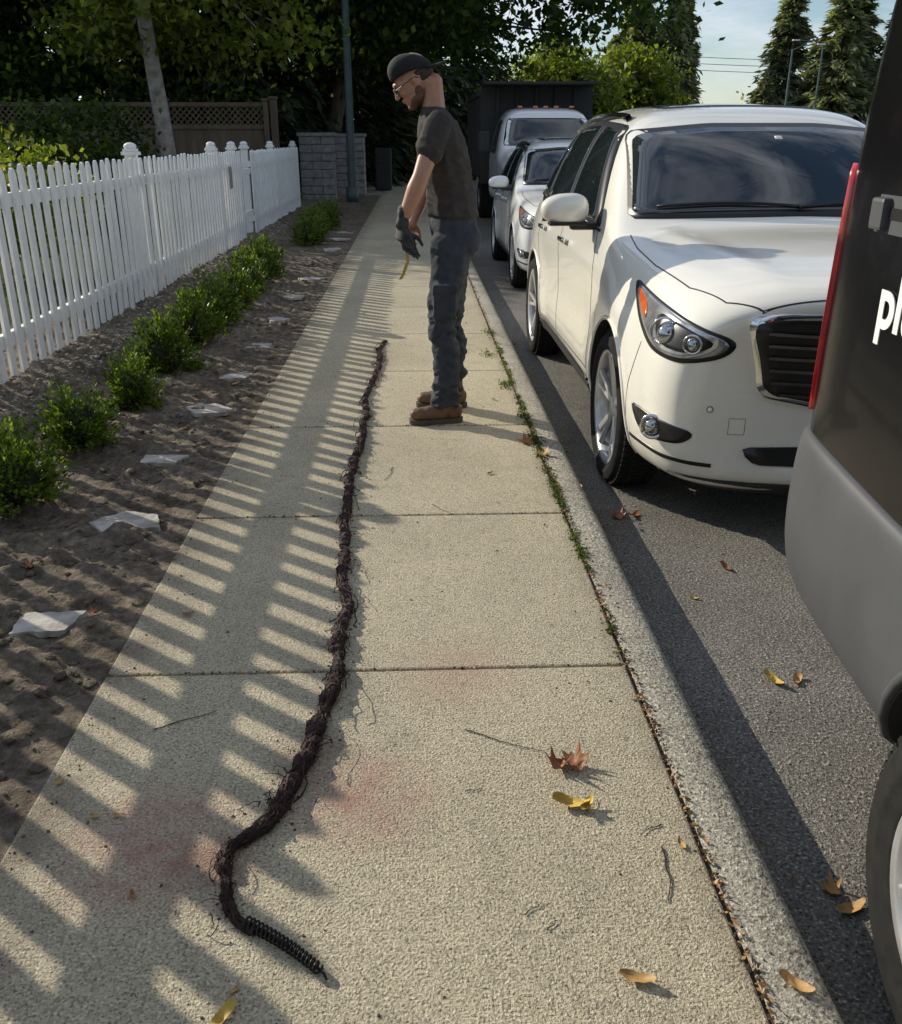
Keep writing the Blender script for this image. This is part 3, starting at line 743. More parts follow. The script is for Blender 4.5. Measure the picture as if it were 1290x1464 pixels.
        for v in q['verts']:
            c_=v.co.copy(); sq=lambda t:math.copysign(abs(t)**.8,t)
            v.co=Vector((f*1.085+sq(c_.x)*.130,1.82+(c_.y*.085 if c_.y<0 else c_.y*.05),1.235+sq(c_.z)*(.082-.012*c_.x*f)))
        bmobj('mirror_shell',bm,paint,e,True)
        bm=bmesh.new(); bbox(bm,(f*.97,1.83,1.15),(.16,.09,.04),bev=.015); bbox(bm,(f*1.085,1.873,1.235),(.22,.012,.13),bev=.006); bbox(bm,(f*1.07,1.80,1.165),(.2,.10,.02),bev=.008); bmobj('mirror_mount',bm,m_trim,e)
        for ya in (FA,RA): wheel(e,f*.862,ya,.37,.372,.235,.272,f,5)
    patch('windscreen_surround',bv,[(-.825,1.215),(-.80,1.30),(-.71,1.625),(-.3,1.66),(.3,1.66),(.71,1.625),(.80,1.30),(.825,1.215),(.4,1.225),(0,1.233),(-.4,1.225)],'front',m_trim,e,.003,120,10,1)
    patch('windscreen',bv,[(-.80,1.235),(-.778,1.30),(-.692,1.60),(-.3,1.635),(.3,1.635),(.692,1.60),(.778,1.30),(.80,1.235),(.4,1.25),(0,1.258),(-.4,1.25)],'front',m_glass,e,.007,120,10,1)
    patch('rear_screen',bv,[(-.6,1.28),(-.48,1.52),(.48,1.52),(.6,1.28)],'rear',m_glass,e,.006)
    for f in (-1,1): patch('tail_lamp',bv,[(f*.82,1.0),(f*.80,1.15),(f*.5,1.1),(f*.5,1.0)],'rear',m_red,e,.006)
    patch('sunroof',bv,[(-.46,2.40),(-.46,3.1),(.46,3.1),(.46,2.40)],'top',m_glass,e,.005)
    patch('sunroof',bv,[(-.46,3.18),(-.44,3.9),(.44,3.9),(.46,3.18)],'top',m_glass,e,.005)
    G=[(-.655,.955),(-.58,.985),(-.30,.99),(0,.955),(.30,.99),(.58,.985),(.655,.955),(.60,.80),(.57,.66),(.32,.61),(0,.60),(-.32,.61),(-.57,.66),(-.60,.80)]
    if not detail: G=[(x*.75,z*.98) for x,z in G]
    patch('grille_frame',bv,G,'front',m_chrome,e,.014,120,8,1)
    patch('grille',bv,[(x*.965,.795+(z-.795)*.90) for x,z in G],'front',m_trim,e,.019,120,8,1)
    for z,w_ in ((.655,.50),(.705,.53),(.755,.545),(.805,.555),(.855,.565),(.905,.575)):
        w_*=(1 if detail else .75)
        ribbon('grille_bar',bv,[(-w_,z+.014),(-w_*.5,z),(0,z-.008),(w_*.5,z),(w_,z+.014)],'front',.012,m_dchrome,e,.028)
    p=hit(bv,frame('front'),0,.80,.035); bm=bmesh.new(); q=bmesh.ops.create_uvsphere(bm,u_segments=24,v_segments=12,radius=1); bmesh.ops.transform(bm,matrix=Matrix.Translation(p)@Matrix.Diagonal((.09,.015,.055,1)),verts=q['verts']); bmobj('badge',bm,m_chrome,e,True)
    patch('lower_intake',bv,[(-.62,.455),(.62,.455),(.56,.375),(-.56,.375)],'front',m_trim,e,.006)
    ribbon('front_lip',bv,[(-.84,.27),(-.4,.265),(.4,.265),(.84,.27)],'front',.07,m_plast,e,.012)
    ribbon('tow_seam',bv,[(-.663,.50),(-.663,.565),(-.60,.565),(-.60,.50)],'front',.002,m_dchrome,e,.0006,True)
    for x0,x1 in ((-.68,.02),(0.0,.62)):
        pts=[hit(bv,frame('front'),x0+(x1-x0)*t,1.258+.018*math.sin(t*3),.018) for t in np.linspace(0,1,9)]
        tubes_obj('wiper',[(pts,.008)],m_trim,e,5)
    patch('sticker',bv,[(.02,1.575),(.02,1.59),(.06,1.59),(.06,1.575)],'front',m_letter,e,.009,16,2,0)
    bm=bmesh.new(); bbox(bm,(0,2.5,.26),(1.2,4.2,.12),bev=.02); bbox(bm,(0,FA,.37),(1.5,.08,.08)); bbox(bm,(0,RA,.37),(1.5,.08,.08)); bmobj('chassis',bm,m_plast,e)
    return e
suv('white_suv',(1.89,3.23,RZ),(1,1,1),m_paint)
suv('white_car',(2.02,9.75,RZ),(.93,.88,.90),m_paint2,False)

# ------------------------------------------------------------ dump truck
def truck(loc):
    e=empty('dump_truck',loc); e.scale=(.93,1,.95)
    def st(y,zb,zt,w,zs,g=None,zh=None):
        g=g if g else w*.8; zh=zh if zh else zt
        return (y,[(0,zb),(w*.85,zb),(w,zb+.08),(w,zb+.3),(w,zs-.04),(w*.985,zs),(g,zh),(g*.6,zt),(0,zt)])
    S=[st(0,.55,1.18,.86,1.05),st(.05,.5,1.30,.95,1.15),st(.3,.5,1.40,.99,1.22),st(1.0,.5,1.46,1.0,1.28),st(1.25,.5,1.49,1.0,1.34),st(1.45,.5,1.62,1.0,1.36,.92,1.58),st(1.9,.5,2.12,1.0,1.38,.84,2.06),st(2.1,.5,2.22,1.0,1.38,.82,2.17),st(3.0,.5,2.25,1.0,1.38,.82,2.2),st(3.2,.5,2.22,1.0,1.38,.82,2.15),st(3.25,.55,2.0,.95,1.36,.8,1.95)]
    b=loft('cab',S,[m_paint2],e,None,2)
    cut_wheels(b,[(-1.2,-.7,.95,.42,.50),(.7,1.2,.95,.42,.50)],e,m_plast); bv=getbvh(b)
    patch('windscreen',bv,[(-.88,1.55),(-.76,2.03),(.76,2.03),(.88,1.55)],'front',m_glass,e,.006,90,8)
    for sd,f in (('L',-1),('R',1)):
        patch('side_window',bv,[(1.85,1.42),(2.15,2.0),(2.85,2.02),(2.9,1.42)],sd,m_glass,e,.006)
        wheel(e,f*.87,.95,.42,.42,.25,.24,f,8,m_alloy,True); wheel(e,f*.87,5.1,.42,.42,.4,.24,f,8,m_alloy,True)
        bm=bmesh.new(); bbox(bm,(f*1.22,1.75,1.62),(.20,.08,.36),bev=.03); bbox(bm,(f*1.08,1.75,1.52),(.2,.04,.04)); bmobj('mirror',bm,m_plast,e)
        patch('headlight',bv,[(f*.9,.92),(f*.9,1.14),(f*.62,1.14),(f*.62,.92)],'front',m_bulb,e,.006,40,4)
        ribbon('door_seam',bv,[(1.5,1.3),(1.5,.6),(2.95,.6),(2.95,1.4)],sd,.01,m_trim,e,.001)
    patch('grille',bv,[(-.55,.8),(-.55,1.16),(.55,1.16),(.55,.8)],'front',m_trim,e,.006)
    for z in (.88,.96,1.04): ribbon('grille_bar',bv,[(-.5,z),(.5,z)],'front',.02,m_chrome,e,.014)
    bm=bmesh.new(); bbox(bm,(0,-.08,.62),(1.95,.14,.22),bev=.03); bmobj('bumper',bm,m_chrome,e)
    bm=bmesh.new()
    for x in (-.5,-.2,0,.2,.5): bbox(bm,(x,2.12,2.235),(.09,.05,.03),bev=.01)
    bmobj('marker_lamps',bm,m_amber,e)
    bm=bmesh.new()
    bbox(bm,(0,3.55,1.75),(2.3,.06,1.9),bev=.01)
    for s in (-1,1): bbox(bm,(s*1.14,5.3,1.75),(.06,3.5,1.6),bev=.01)
    bbox(bm,(0,7.05,1.7),(2.3,.06,1.5),bev=.01); bbox(bm,(0,5.3,1.0),(2.3,3.5,.12))
    bbox(bm,(0,3.15,2.68),(2.3,.85,.05),bev=.01)
    for s in (-1,1):
        for y in (3.7,4.4,5.1,5.8,6.5,6.95): bbox(bm,(s*1.19,y,1.7),(.05,.08,1.5),bev=.01)
        bbox(bm,(s*1.19,5.3,2.52),(.07,3.5,.09),bev=.01)
    for x in (-.8,-.4,0,.4,.8): bbox(bm,(x,3.50,1.9),(.06,.06,1.5),bev=.01)
    bbox(bm,(0,5,.75),(.9,5,.25))
    bmobj('dump_body',bm,m_plast,e)
truck((2.40,15.6,RZ))

# ------------------------------------------------------------ black van
van=empty('black_van',(1.985,2.22,RZ),(0,0,math.radians(-3)))
def vst(y,k,top):
    b=[(0,.36),(.86,.36),(.96,.46),(.985,.80),(.985,1.10)]
    u=[(.975,.30),(.94,.6),(.86,.86),(.70,.965),(0,1.0)]
    return (y,[(x*k,z) for x,z in b]+[(x*k,1.10+(top-1.10)*t) for x,t in u])
S=[vst(0,.93,2.45),vst(-.03,.975,2.53),vst(-.12,1.0,2.55),vst(-1,1,2.57),vst(-2.4,1,2.57),vst(-3.4,1,2.55),vst(-3.9,.99,2.45),vst(-4.4,.97,1.95),vst(-4.8,.95,1.5),vst(-5.2,.92,1.36),vst(-5.45,.86,1.25),vst(-5.52,.78,1.18)]
S=S[::-1]
vb=loft('body',S,[m_black],van,None,2)
cy,cz,cr=-1.17,.345,.43
cuts=[(-1.3,-.6,cy,cz,cr),(.6,1.3,cy,cz,cr),(-1.3,-.6,-4.6,cz,cr),(.6,1.3,-4.6,cz,cr)]
cut_wheels(vb,cuts,van,m_plast)
def vl(y,k,zt=.90,zb=.40):
    return (y,[(0,zb),(.88*k,zb),(.975*k,zb+.05),(1.01*k,zb+.16),(1.012*k,zt-.16),(1.004*k,zt-.05),(.995*k,zt-.01),(.96*k,zt),(0,zt)])
S=[vl(.05,.86,.86,.46),vl(.03,.94,.885,.42),vl(-.03,.985,.90,.40),vl(-.25,1.0,.89,.38),vl(-.6,1,.87,.37),vl(-.7,1,.865,.36),vl(-2,1,.86,.34),vl(-4,1,.86,.34),vl(-5.2,.96,.86,.34),vl(-5.5,.88,.84,.36)][::-1]
vlow=loft('lower_bumper_and_cladding',S,[m_grey],van,None,2)
cut_wheels(vlow,cuts,van,m_plast)
bv=getbvh(vb); bl=getbvh(vlow)
for sd,f in (('L',-1),('R',1)):
    dv=(-f*.75,-.66,0)
    fr=frame(dv); aa=(Vector((f*.955,-.03,0))).dot(fr[1])
    patch('tail_lamp',bv,[(aa-.03,.93),(aa+.03,.93),(aa+.028,1.25),(aa+.018,1.52),(aa-.03,1.54),(aa-.035,1.25)],dv,m_red,van,.012,60,5)
    patch('side_window',bv,[(-.30,1.62),(-.34,2.18),(-1.55,2.2),(-1.55,1.62)],sd,m_glass,van,.004)
    patch('front_window',bv,[(-3.2,1.25),(-3.2,1.95),(-3.9,1.95),(-4.35,1.3)],sd,m_glass,van,.005)
    ribbon('door_track',bv,[(-.28,1.435),(-1.75,1.435)],sd,.075,m_grey,van,.010)
    ribbon('door_track_slot',bv,[(-.33,1.438),(-1.75,1.438)],sd,.022,m_trim,van,.013)
    p=hit(bv,frame(sd),-.315,1.435,.014); bm=bmesh.new(); bbox(bm,p,(.03,.06,.065),bev=.008); bmobj('track_end',bm,m_grey,van)
    ribbon('door_seam',bv,[(-1.72,.9),(-1.72,2.3)],sd,.008,m_trim,van,.001)
    for y in (cy,-4.6): wheel(van,f*.94,y,.345,.345,.215,.215,f,10,m_alloy,True)
    for ya in (cy,-4.6):
        pts=[]
        for k in range(25):
            a=math.radians(-5+190*k/24); pts.append(hit(bl,frame(sd),ya+math.cos(a)*.445,max(.40,min(.84,cz+math.sin(a)*.445)),.003))
        tubes_obj('arch_lip',[(pts,.013)],m_grey,van,6)
    bm=bmesh.new(); bbox(bm,(f*1.12,-4.0,1.35),(.2,.1,.3),bev=.03); bmobj('mirror',bm,m_plast,van)
patch('rear_window',bv,[(-.75,1.5),(-.7,2.15),(-.05,2.15),(-.05,1.5)],'rear',m_glass,van,.005)
patch('rear_window',bv,[(.75,1.5),(.7,2.15),(.05,2.15),(.05,1.5)],'rear',m_glass,van,.005)
patch('windscreen',bv,[(-.8,1.55),(-.72,2.3),(.72,2.3),(.8,1.55)],'front',m_glass,van,.005)
ribbon('rear_door_seam',bv,[(0,.9),(0,2.4)],'rear',.01,m_trim,van,.001)
patch('front_grille',bv,[(-.5,.9),(-.5,1.1),(.5,1.1),(.5,.9)],'front',m_plast,van,.006)
cu=bpy.data.curves.new('lettering','FONT'); cu.body='plumbing'; cu.size=.155; cu.extrude=.0012; cu.offset=.004
tx=link(bpy.data.objects.new('lettering',cu),van); cu.materials.append(m_letter)
p=hit(bv,frame('L'),-.34,1.21,.006)
tx.matrix_local=Matrix(((0,0,-1,p.x+.003),(-1,0,0,-.365),(0,1,0,1.215),(0,0,0,1)))
bm=bmesh.new(); bbox(bm,(0,-2.7,.36),(1.2,4.8,.16),bev=.02); bbox(bm,(0,cy,.345),(1.6,.1,.1)); bbox(bm,(0,-4.6,.345),(1.6,.1,.1)); bmobj('chassis',bm,m_plast,van)

# ------------------------------------------------------------ root mass pulled out of the drain + auger spring
path=[(-.225,6.97),(-.255,6.92),(-.262,6.75),(-.262,6.4),(-.255,6.05),(-.29,5.6),(-.305,5.33),(-.285,4.9),(-.29,4.39),(-.31,4.1),(-.308,3.8),(-.292,3.33),(-.267,2.89),(-.246,2.545),(-.253,2.225),(-.278,1.964),(-.305,1.80),(-.335,1.69),(-.37,1.625),(-.415,1.588),(-.437,1.555),(-.425,1.50),(-.40,1.43),(-.375,1.385),(-.33,1.345)]
def crom(P,k):
    out=[];P=[Vector((*p,0)) for p in P]
    for i in range(len(P)-1):
        p0=P[max(i-1,0)];p1=P[i];p2=P[i+1];p3=P[min(i+2,len(P)-1)]
        n_=max(2,int((p2-p1).length/k))
        for j in range(n_):
            t=j/n_; out.append(.5*((2*p1)+(p2-p0)*t+(2*p0-5*p1+4*p2-p3)*t*t+(3*p1-p0-3*p2+p3)*t**3))
    out.append(P[-1]); return out
C=crom(path,.008); NC=len(C)
wob=[Vector((noise.noise(Vector((i*.035,1,0)))*.024+noise.noise(Vector((i*.15,4,0)))*.010,0,0)) for i in range(NC)]
def rr_(i):
    y=C[i].y
    if y>6.7: r=.008
    elif y>4.5: r=.0125
    elif y>2.6: r=.0155
    elif y>1.62: r=.018
    elif y>1.5: r=.0135
    else: r=.009
    return r*(1+.5*noise.noise(Vector((i*.09,0,0)))+.4*noise.noise(Vector((i*.31,7,0))))
root=empty('tree_root_mass',(0,0,0))
cl=[Vector((p.x+wob[i].x,p.y+wob[i].x*.4,rr_(i)*.8)) for i,p in enumerate(C)]
V,F=tube(cl,[rr_(i) for i in range(NC)],14)
V2=[]
for v in V:
    n_=noise.fractal(v*55,.8,2.1,3); v2=v+Vector((n_*.008,noise.noise(v*60+Vector((5,5,5)))*.006,noise.noise(v*70)*.007)); v2.z=max(.001,v2.z); V2.append(v2)
mobj('core',V2,F,m_root,root,False)
L=[]
for s in range(800):
    i0=random.randrange(0,NC-8); n_=random.randrange(8,30); i1=min(NC-1,i0+n_); a=random.random()*6.28; tw=random.uniform(-.45,.45); ph=random.random()*50; pts=[]; kk=0
    fly=random.random()<.12
    for i in range(i0,i1,2):
        t=(C[min(i+1,NC-1)]-C[max(i-1,0)]).normalized(); sd=Vector((t.y,-t.x,0)); r=rr_(i)*(1.06+.25*noise.noise(Vector((ph,i*.3,0))))
        if fly: r+=.0028*kk
        a+=tw*(.5+random.random()); p=cl[i]+sd*math.cos(a)*r+Vector((0,0,math.sin(a)*r*.9))
        p+=Vector((noise.noise(Vector((ph,i*.5,1))),noise.noise(Vector((ph,i*.5,2))),noise.noise(Vector((ph,i*.5,3)))))*.007; p.z=max(.002,p.z)
        pts.append(p); kk+=1
    if len(pts)>2: L.append((pts,[random.uniform(.0008,.0024)]*len(pts)))
for s in range(2600):
    i=random.randrange(0,NC-2); sgn=random.choice((-1,1)); t=(C[i+1]-C[i]).normalized(); sd=Vector((t.y,-t.x,0))*sgn
    a=random.uniform(-.4,2.2)
    p=cl[i]+sd*rr_(i)*.8*math.cos(a)+Vector((0,0,rr_(i)*.8*math.sin(a))); d=(sd*math.cos(a)+t*random.uniform(-1,1)+Vector((0,0,math.sin(a)))).normalized(); pts=[p.copy()]
    st_=random.uniform(.002,.0042)*(1.6 if random.random()<.08 else 1)
    for k in range(4):
        d=(d+Vector((random.gauss(0,.5),random.gauss(0,.5),random.gauss(-.2,.4)))).normalized(); p=p+d*st_; p.z=max(.0015,p.z); pts.append(p.copy())
    L.append((pts,random.uniform(.0005,.0011)))
for (x,y,n_) in ((-.36,1.72,14),(-.33,1.80,8),(-.23,1.93,6),(-.25,2.4,4),(-.43,1.52,8),(-.40,1.40,9),(-.28,3.3,4),(-.31,4.0,4)):
    for k in range(n_):
        p=Vector((x+random.gauss(0,.015),y+random.gauss(0,.02),.02)); d=Vector((random.gauss(0,1),random.gauss(0,1),random.uniform(0,.9))).normalized(); pts=[p.copy()]
        for q in range(8):
            d=(d+Vector((random.gauss(0,.35),random.gauss(0,.35),random.gauss(-.18,.2)))).normalized(); p=p+d*random.uniform(.004,.009); p.z=max(.0015,p.z); pts.append(p.copy())
        L.append((pts,[.0015*(1-.08*q) for q in range(9)]))
tubes_obj('fibres',L,m_root,root,4)
def frt():
    i=random.randrange(0,NC); s=1 if C[i].y<2.7 else .6
    return C[i].x+random.gauss(0,.035)*s,C[i].y+random.gauss(0,.03),.001
V,F=scat(1300,frt,.0009,.0045); mobj('dirt_crumbs',V,F,m_rdirt,root)
L=[]
def loose(x,y,L_,a,r=.0013,seed=0,cur=.25):
    pts=[];p=Vector((x,y,.003))
    for k in range(14):
        a+=cur*noise.noise(Vector((seed,k*.4,0)))*2; p=p+Vector((math.cos(a),math.sin(a),0))*L_/14; pts.append(Vector((p.x,p.y,.0025+.004*abs(noise.noise(Vector((seed,k*.5,3))))))); 
    L.append((pts,[r*(1-.5*k/14) for k in range(14)]))
loose(.10,2.0,.24,-.38,.0016,1,.15); loose(.53,1.56,.17,-1.8,.0020,2,.5); loose(.55,1.62,.07,3.3,.0014,5,.4)
loose(.20,1.37,.05,.1,.0013,6,.6); loose(.24,1.33,.04,.3,.0013,7,.6); loose(-.72,2.02,.18,.6,.0016,8); loose(-.12,4.1,.2,-1.4,.0014,9,.6); loose(.05,3.6,.15,-.4,.0012,10,.6)
loose(.6,1.2,.09,-1.2,.0012,11); loose(.1,1.75,.05,.5,.0012,12,.7); loose(-.18,1.78,.05,1.5,.0012,14)
for s in range(34): loose(random.uniform(-.7,.55),1.1+5*random.random()**1.4,random.uniform(.010,.035),random.random()*6.28,random.uniform(.0005,.0011),20+s,.9)
tubes_obj('twigs_on_pavement',L,m_root,None,5)
spring=empty('drain_auger_spring',(0,0,0))
A=Vector((-.352,1.362,.015)); B=Vector((-.198,1.247,.014)); ax=(B-A).normalized(); s1=Vector((-ax.y,ax.x,0)); s2=Vector((0,0,1)); pts=[];turns=18;N_=turns*14
for k in range(N_+1):
    t=k/N_; a=t*turns*2*math.pi; r=.0122*(1-.20*t); pts.append(A.lerp(B,t)+s1*math.cos(a)*r+s2*math.sin(a)*r+s1*.006*math.sin(t*3.1))
tubes_obj('coil',[(pts,.0023)],m_steel,spring,6)
tubes_obj('cable_core',[([A-ax*.02,A.lerp(B,.5)+s1*.006,B],[.004,.004,.003]),([B,B+ax*.012+Vector((0,0,-.004)),B+ax*.022-s1*.004+Vector((0,0,-.009))],[.003,.003,.002])],m_steel,spring,8)

# ------------------------------------------------------------ fallen leaves
def leaf(x,y,z,size,mat,kind,rot,curl=.3):
    if kind=='maple':
        P=[(0,1),(.13,.62),(.34,.66),(.30,.42),(.86,.52),(.56,.22),(.52,.1),(.80,-.22),(.30,-.16),(.04,-.34)]
        P=P+[(-a,b) for a,b in P[:0:-1]]
    else:
        P=[(math.sin(t)*.42*(1-.25*math.cos(t)),-math.cos(t)) for t in np.linspace(0,2*math.pi,17)[:-1]]
    V=[(0,0,0)];F=[]
    n_=len(P); sd=random.random()*20
    for r in (.33,.66,1.0):
        for a,b in P:
            q=Vector((a*r,b*r)); V.append((q.x*(1-.25*curl*abs(q.x)),q.y,curl*(q.x**2*1.1+q.y**2*.45)+.22*noise.noise(Vector((q.x*2+sd,q.y*2,sd)))))
    for k in range(n_):
        j=(k+1)%n_; F.append((0,1+k,1+j)); F.append((1+k,1+n_+k,1+n_+j,1+j)); F.append((1+n_+k,1+2*n_+k,1+2*n_+j,1+n_+j))
    mn=min(v[2] for v in V)
    V=[(v[0]*size,v[1]*size,(v[2]-mn)*size+.001) for v in V]
    v,f=tube([(0,-.25*size,V[0][2]),(.1*size,-.8*size,V[0][2]*.6+.003),(.2*size,-1.25*size,.003)],.0010,4)
    o_=len(V); V+=[tuple(q) for q in v]; F+=[tuple(i+o_ for i in q) for q in f]
    o=mobj('fallen_leaf',V,F,mat,None,True)
    o.location=(x,y,z); o.rotation_euler=(random.uniform(-.1,.1),random.uniform(-.1,.1),rot)
    return o
leaf(.385,1.825,.002,.056,m_lbrown,'maple',.6,.8); leaf(.345,1.84,.002,.05,m_lbrown,'maple',2.6,1.1); leaf(.35,1.69,.002,.045,m_lyel,'oval',1.3,1.1); leaf(.385,1.68,.004,.03,m_lyel,'oval',2.6,1.0)
leaf(.396,1.21,.001,.034,m_ltan,'oval',1.2,.8); leaf(.685,1.185,-.0,.034,m_ltan,'oval',.8,.9); leaf(-.36,1.165,0,.03,m_lyel,'oval',-.6,.9)
leaf(1.11,2.39,RZ,.042,m_lyel,'oval',.4,.9); leaf(1.185,2.39,RZ,.034,m_ltan,'oval',-.5,.9); leaf(.945,1.48,RZ,.04,m_ltan,'oval',1.9,1.0); leaf(.93,1.53,RZ,.04,m_ltan,'maple',.9,.9)
leaf(.57,4.42,.002,.07,m_lbrown,'maple',1.3,.6); leaf(.62,4.22,.002,.06,m_ltan,'maple',.3,.6); leaf(.9,3.72,RZ,.05,m_lbrown,'maple',.3,.8); leaf(.98,3.75,RZ,.045,m_lbrown,'oval',2.3,.8); leaf(.80,3.6,RZ,.05,m_lbrown,'maple',1.3,.7)
leaf(1.22,3.2,RZ,.035,m_lbrown,'oval',.3,.9); leaf(1.02,2.95,RZ,.018,m_lyel,'oval',.9,.9)
for i in range(46):
    x=random.uniform(-2.1,-.97); y=1.4+9*random.random()**1.5
    leaf(x,y,soilz(x,y)+.004,random.uniform(.015,.045),random.choice((m_lbrown,m_lbrown,m_ltan)),random.choice(('maple','oval')),random.random()*6.28,.8)
for i in range(24):
    x=random.uniform(-.9,-.3) if random.random()<.5 else random.uniform(.3,.75); leaf(x,1.2+12*random.random()**1.3,.002,random.uniform(.008,.022),random.choice((m_lbrown,m_ltan)),'oval',random.random()*6.28,.8)
n_=1900; yy=1+13*rng.random(n_)**1.25; xx=.618+rng.normal(size=n_)*.007; C_=np.stack([xx,yy,.003+.003*rng.random(n_)],1)
n2=700; C2=np.stack([.775+np.abs(rng.normal(size=n2))*.035,1+14*rng.random(n2),np.full(n2,RZ+.005)],1)
n3=260; C3=np.stack([rng.uniform(XL,XR,n3),np.array(rng.choice([2.30,3.49,4.76],n3))+rng.normal(size=n3)*.003,np.full(n3,.002)],1)
quads_obj('leaf_litter',leafquads(np.concatenate([C_,C2,C3]),.006,.6,.8,rng),[m_lbrown,m_ltan,m_gap],None,rng.integers(0,3,n_+n2+n3))
C=[]
for i in range(160):
    y=2.35+4.6*rng.random(); 
    if noise.noise(Vector((0,y*3,0)))<-.2: continue
    x=.617+rng.normal()*.007; k=int(rng.integers(12,55)); s=.004+.010*rng.random()
    C.append(np.array((x,y,.003))+rng.normal(size=(k,3))*np.array((s,s*2.0,s*.5)))
C=np.concatenate(C); C[:,2]=np.abs(C[:,2])
quads_obj('moss_and_weeds',leafquads(C,.0055,.5,.1,rng),m_weed)
C=[]
for (x,y) in ((.60,4.9),(.56,5.6),(.61,4.5),(.52,6.5),(.60,7.3)):
    k=100; C.append(np.array((x,y,.006))+rng.normal(size=(k,3))*np.array((.022,.05,.009)))
C=np.concatenate(C); C[:,2]=np.abs(C[:,2])+.002
quads_obj('weeds',leafquads(C,.009,.4,.1,rng),m_weed)

# ------------------------------------------------------------ the man
man=empty('man',(0,0,0))
def ell(bm,c,r,rot=None,sub=2):
    q=bmesh.ops.create_icosphere(bm,subdivisions=sub,radius=1)
    Mx=Matrix.Translation(Vector(c))
    if rot is not None: Mx=Mx@rot.to_4x4()
    bmesh.ops.transform(bm,matrix=Mx@Matrix.Diagonal((r[0],r[1],r[2],1)),verts=q['verts'])
def chain(bm,P,step=.02,rz=None,sub=2):
    for (a,ra),(b,rb) in zip(P[:-1],P[1:]):
        a=Vector(a);b=Vector(b); k=max(1,int((b-a).length/step))
        for i in range(k+1):
            t=i/k; r=[ra[j]+(rb[j]-ra[j])*t for j in range(3)]; ell(bm,a.lerp(b,t),r,None,sub)
def limb(bm,P,step=.015,sub=2):
    chain(bm,[(p,(r,r,r)) for p,r in P],step,None,sub)
def remesh(name,bm,vox,mat,smooth=4,disp=None,parent=None,fac=.5):
    o=bmobj(name,bm,mat,parent or man,True)
    md=o.modifiers.new('r','REMESH'); md.mode='VOXEL'; md.voxel_size=vox; md.use_smooth_shade=True
    if smooth:
        m2=o.modifiers.new('s','SMOOTH'); m2.iterations=smooth; m2.factor=fac
    apply_mods(o)
    if not o.data.materials: o.data.materials.append(mat)
    if disp:
        me=o.data; N=[v.normal.copy() for v in me.vertices]
        for v,nn in zip(me.vertices,N): v.co+=nn*disp(v.co)
        me.update()
    o.data.polygons.foreach_set('use_smooth',[True]*len(o.data.polygons))
    return o
YC=4.98
bm=bmesh.new()
chain(bm,[((.203,YC,1.12),(.122,.152,.03)),((.210,YC,1.02),(.135,.165,.05)),((.218,YC,.95),(.13,.165,.05))],.02)
for s,hx,kx,axx,ay,ky in ((-1,.195,.140,.165,-.155,-.125),(1,.218,.192,.208,.15,.12)):
    ell(bm,(.268,YC+s*.075,.965),(.088,.085,.10))
    chain(bm,[((hx,YC+s*.085,.96),(.118,.095,.06)),((hx-.015,YC+s*.098,.82),(.105,.092,.05)),((kx+.01,YC+ky,.66),(.090,.083,.05)),((kx,YC+ky,.52),(.078,.076,.04)),((kx+.026,YC+ky*1.08,.38),(.082,.076,.04)),((axx,YC+ay,.22),(.080,.073,.03)),((axx-.006,YC+ay,.105),(.086,.076,.02))],.02)
    bbox(bm,(kx+.015,YC+ky+s*.080,.66),(.125,.040,.19),bev=.012); bbox(bm,(kx+.015,YC+ky+s*.086,.735),(.137,.045,.05),bev=.01)
def dpants(c):
    f=1.0 if c.z<.9 else .5
    kn=math.exp(-((c.z-.50)/.10)**2)+1.4*math.exp(-((c.z-.17)/.10)**2)+.6
    a=noise.noise(Vector((c.x*9,c.y*9,c.z*26+c.x*14)))*.013*kn
    b_=-abs(noise.noise(Vector((c.x*14,c.y*14,c.z*34-c.x*24))))*.012*kn
    return (a+b_)*f
remesh('trousers',bm,.0085,m_pants,3,dpants)
bm=bmesh.new()
chain(bm,[((.206,YC,1.085),(.145,.178,.02)),((.200,YC,1.16),(.134,.168,.03)),((.182,YC,1.25),(.130,.170,.035)),((.162,YC,1.36),(.134,.185,.04)),((.146,YC,1.45),(.128,.195,.045)),((.130,YC,1.52),(.108,.185,.04)),((.112,YC,1.565),(.080,.12,.03)),((.100,YC,1.590),(.067,.075,.014))],.014)
SH_L=Vector((.125,YC-.195,1.515)); EL_L=Vector((.035,YC-.27,1.275)); WR_L=Vector((-.055,YC-.235,1.075))
SH_R=Vector((.115,YC+.195,1.515)); EL_R=Vector((.09,YC+.255,1.26)); WR_R=Vector((.0,YC+.04,1.06))
for s,e_ in ((SH_L,EL_L),(SH_R,EL_R)):
    limb(bm,[(s,.068),(s.lerp(e_,.3),.069),(s.lerp(e_,.50),.068)],.010)
def dshirt(c):
    w=1.0 if c.z<1.45 else .6
    d=noise.noise(Vector((c.x*10+c.z*6,c.y*8,c.z*13)))*.010*w
    d-=abs(noise.noise(Vector((c.x*13+c.z*17,c.y*10,c.z*17))))*.014*w
    return d+.003
remesh('t_shirt',bm,.0075,m_shirt,3,dshirt)
for nm_,s,e_,w in (('left_arm',SH_L,EL_L,WR_L),('right_arm',SH_R,EL_R,WR_R)):
    bm=bmesh.new()
    fw=(w-e_).normalized()
    limb(bm,[(s,.05),(s.lerp(e_,.5),.050),(s.lerp(e_,.85),.044),(e_,.042),(e_.lerp(w,.28),.046),(e_.lerp(w,.6),.038),(w,.029),(w+fw*.03,.027)],.008)
    remesh(nm_,bm,.006,m_skin,4)
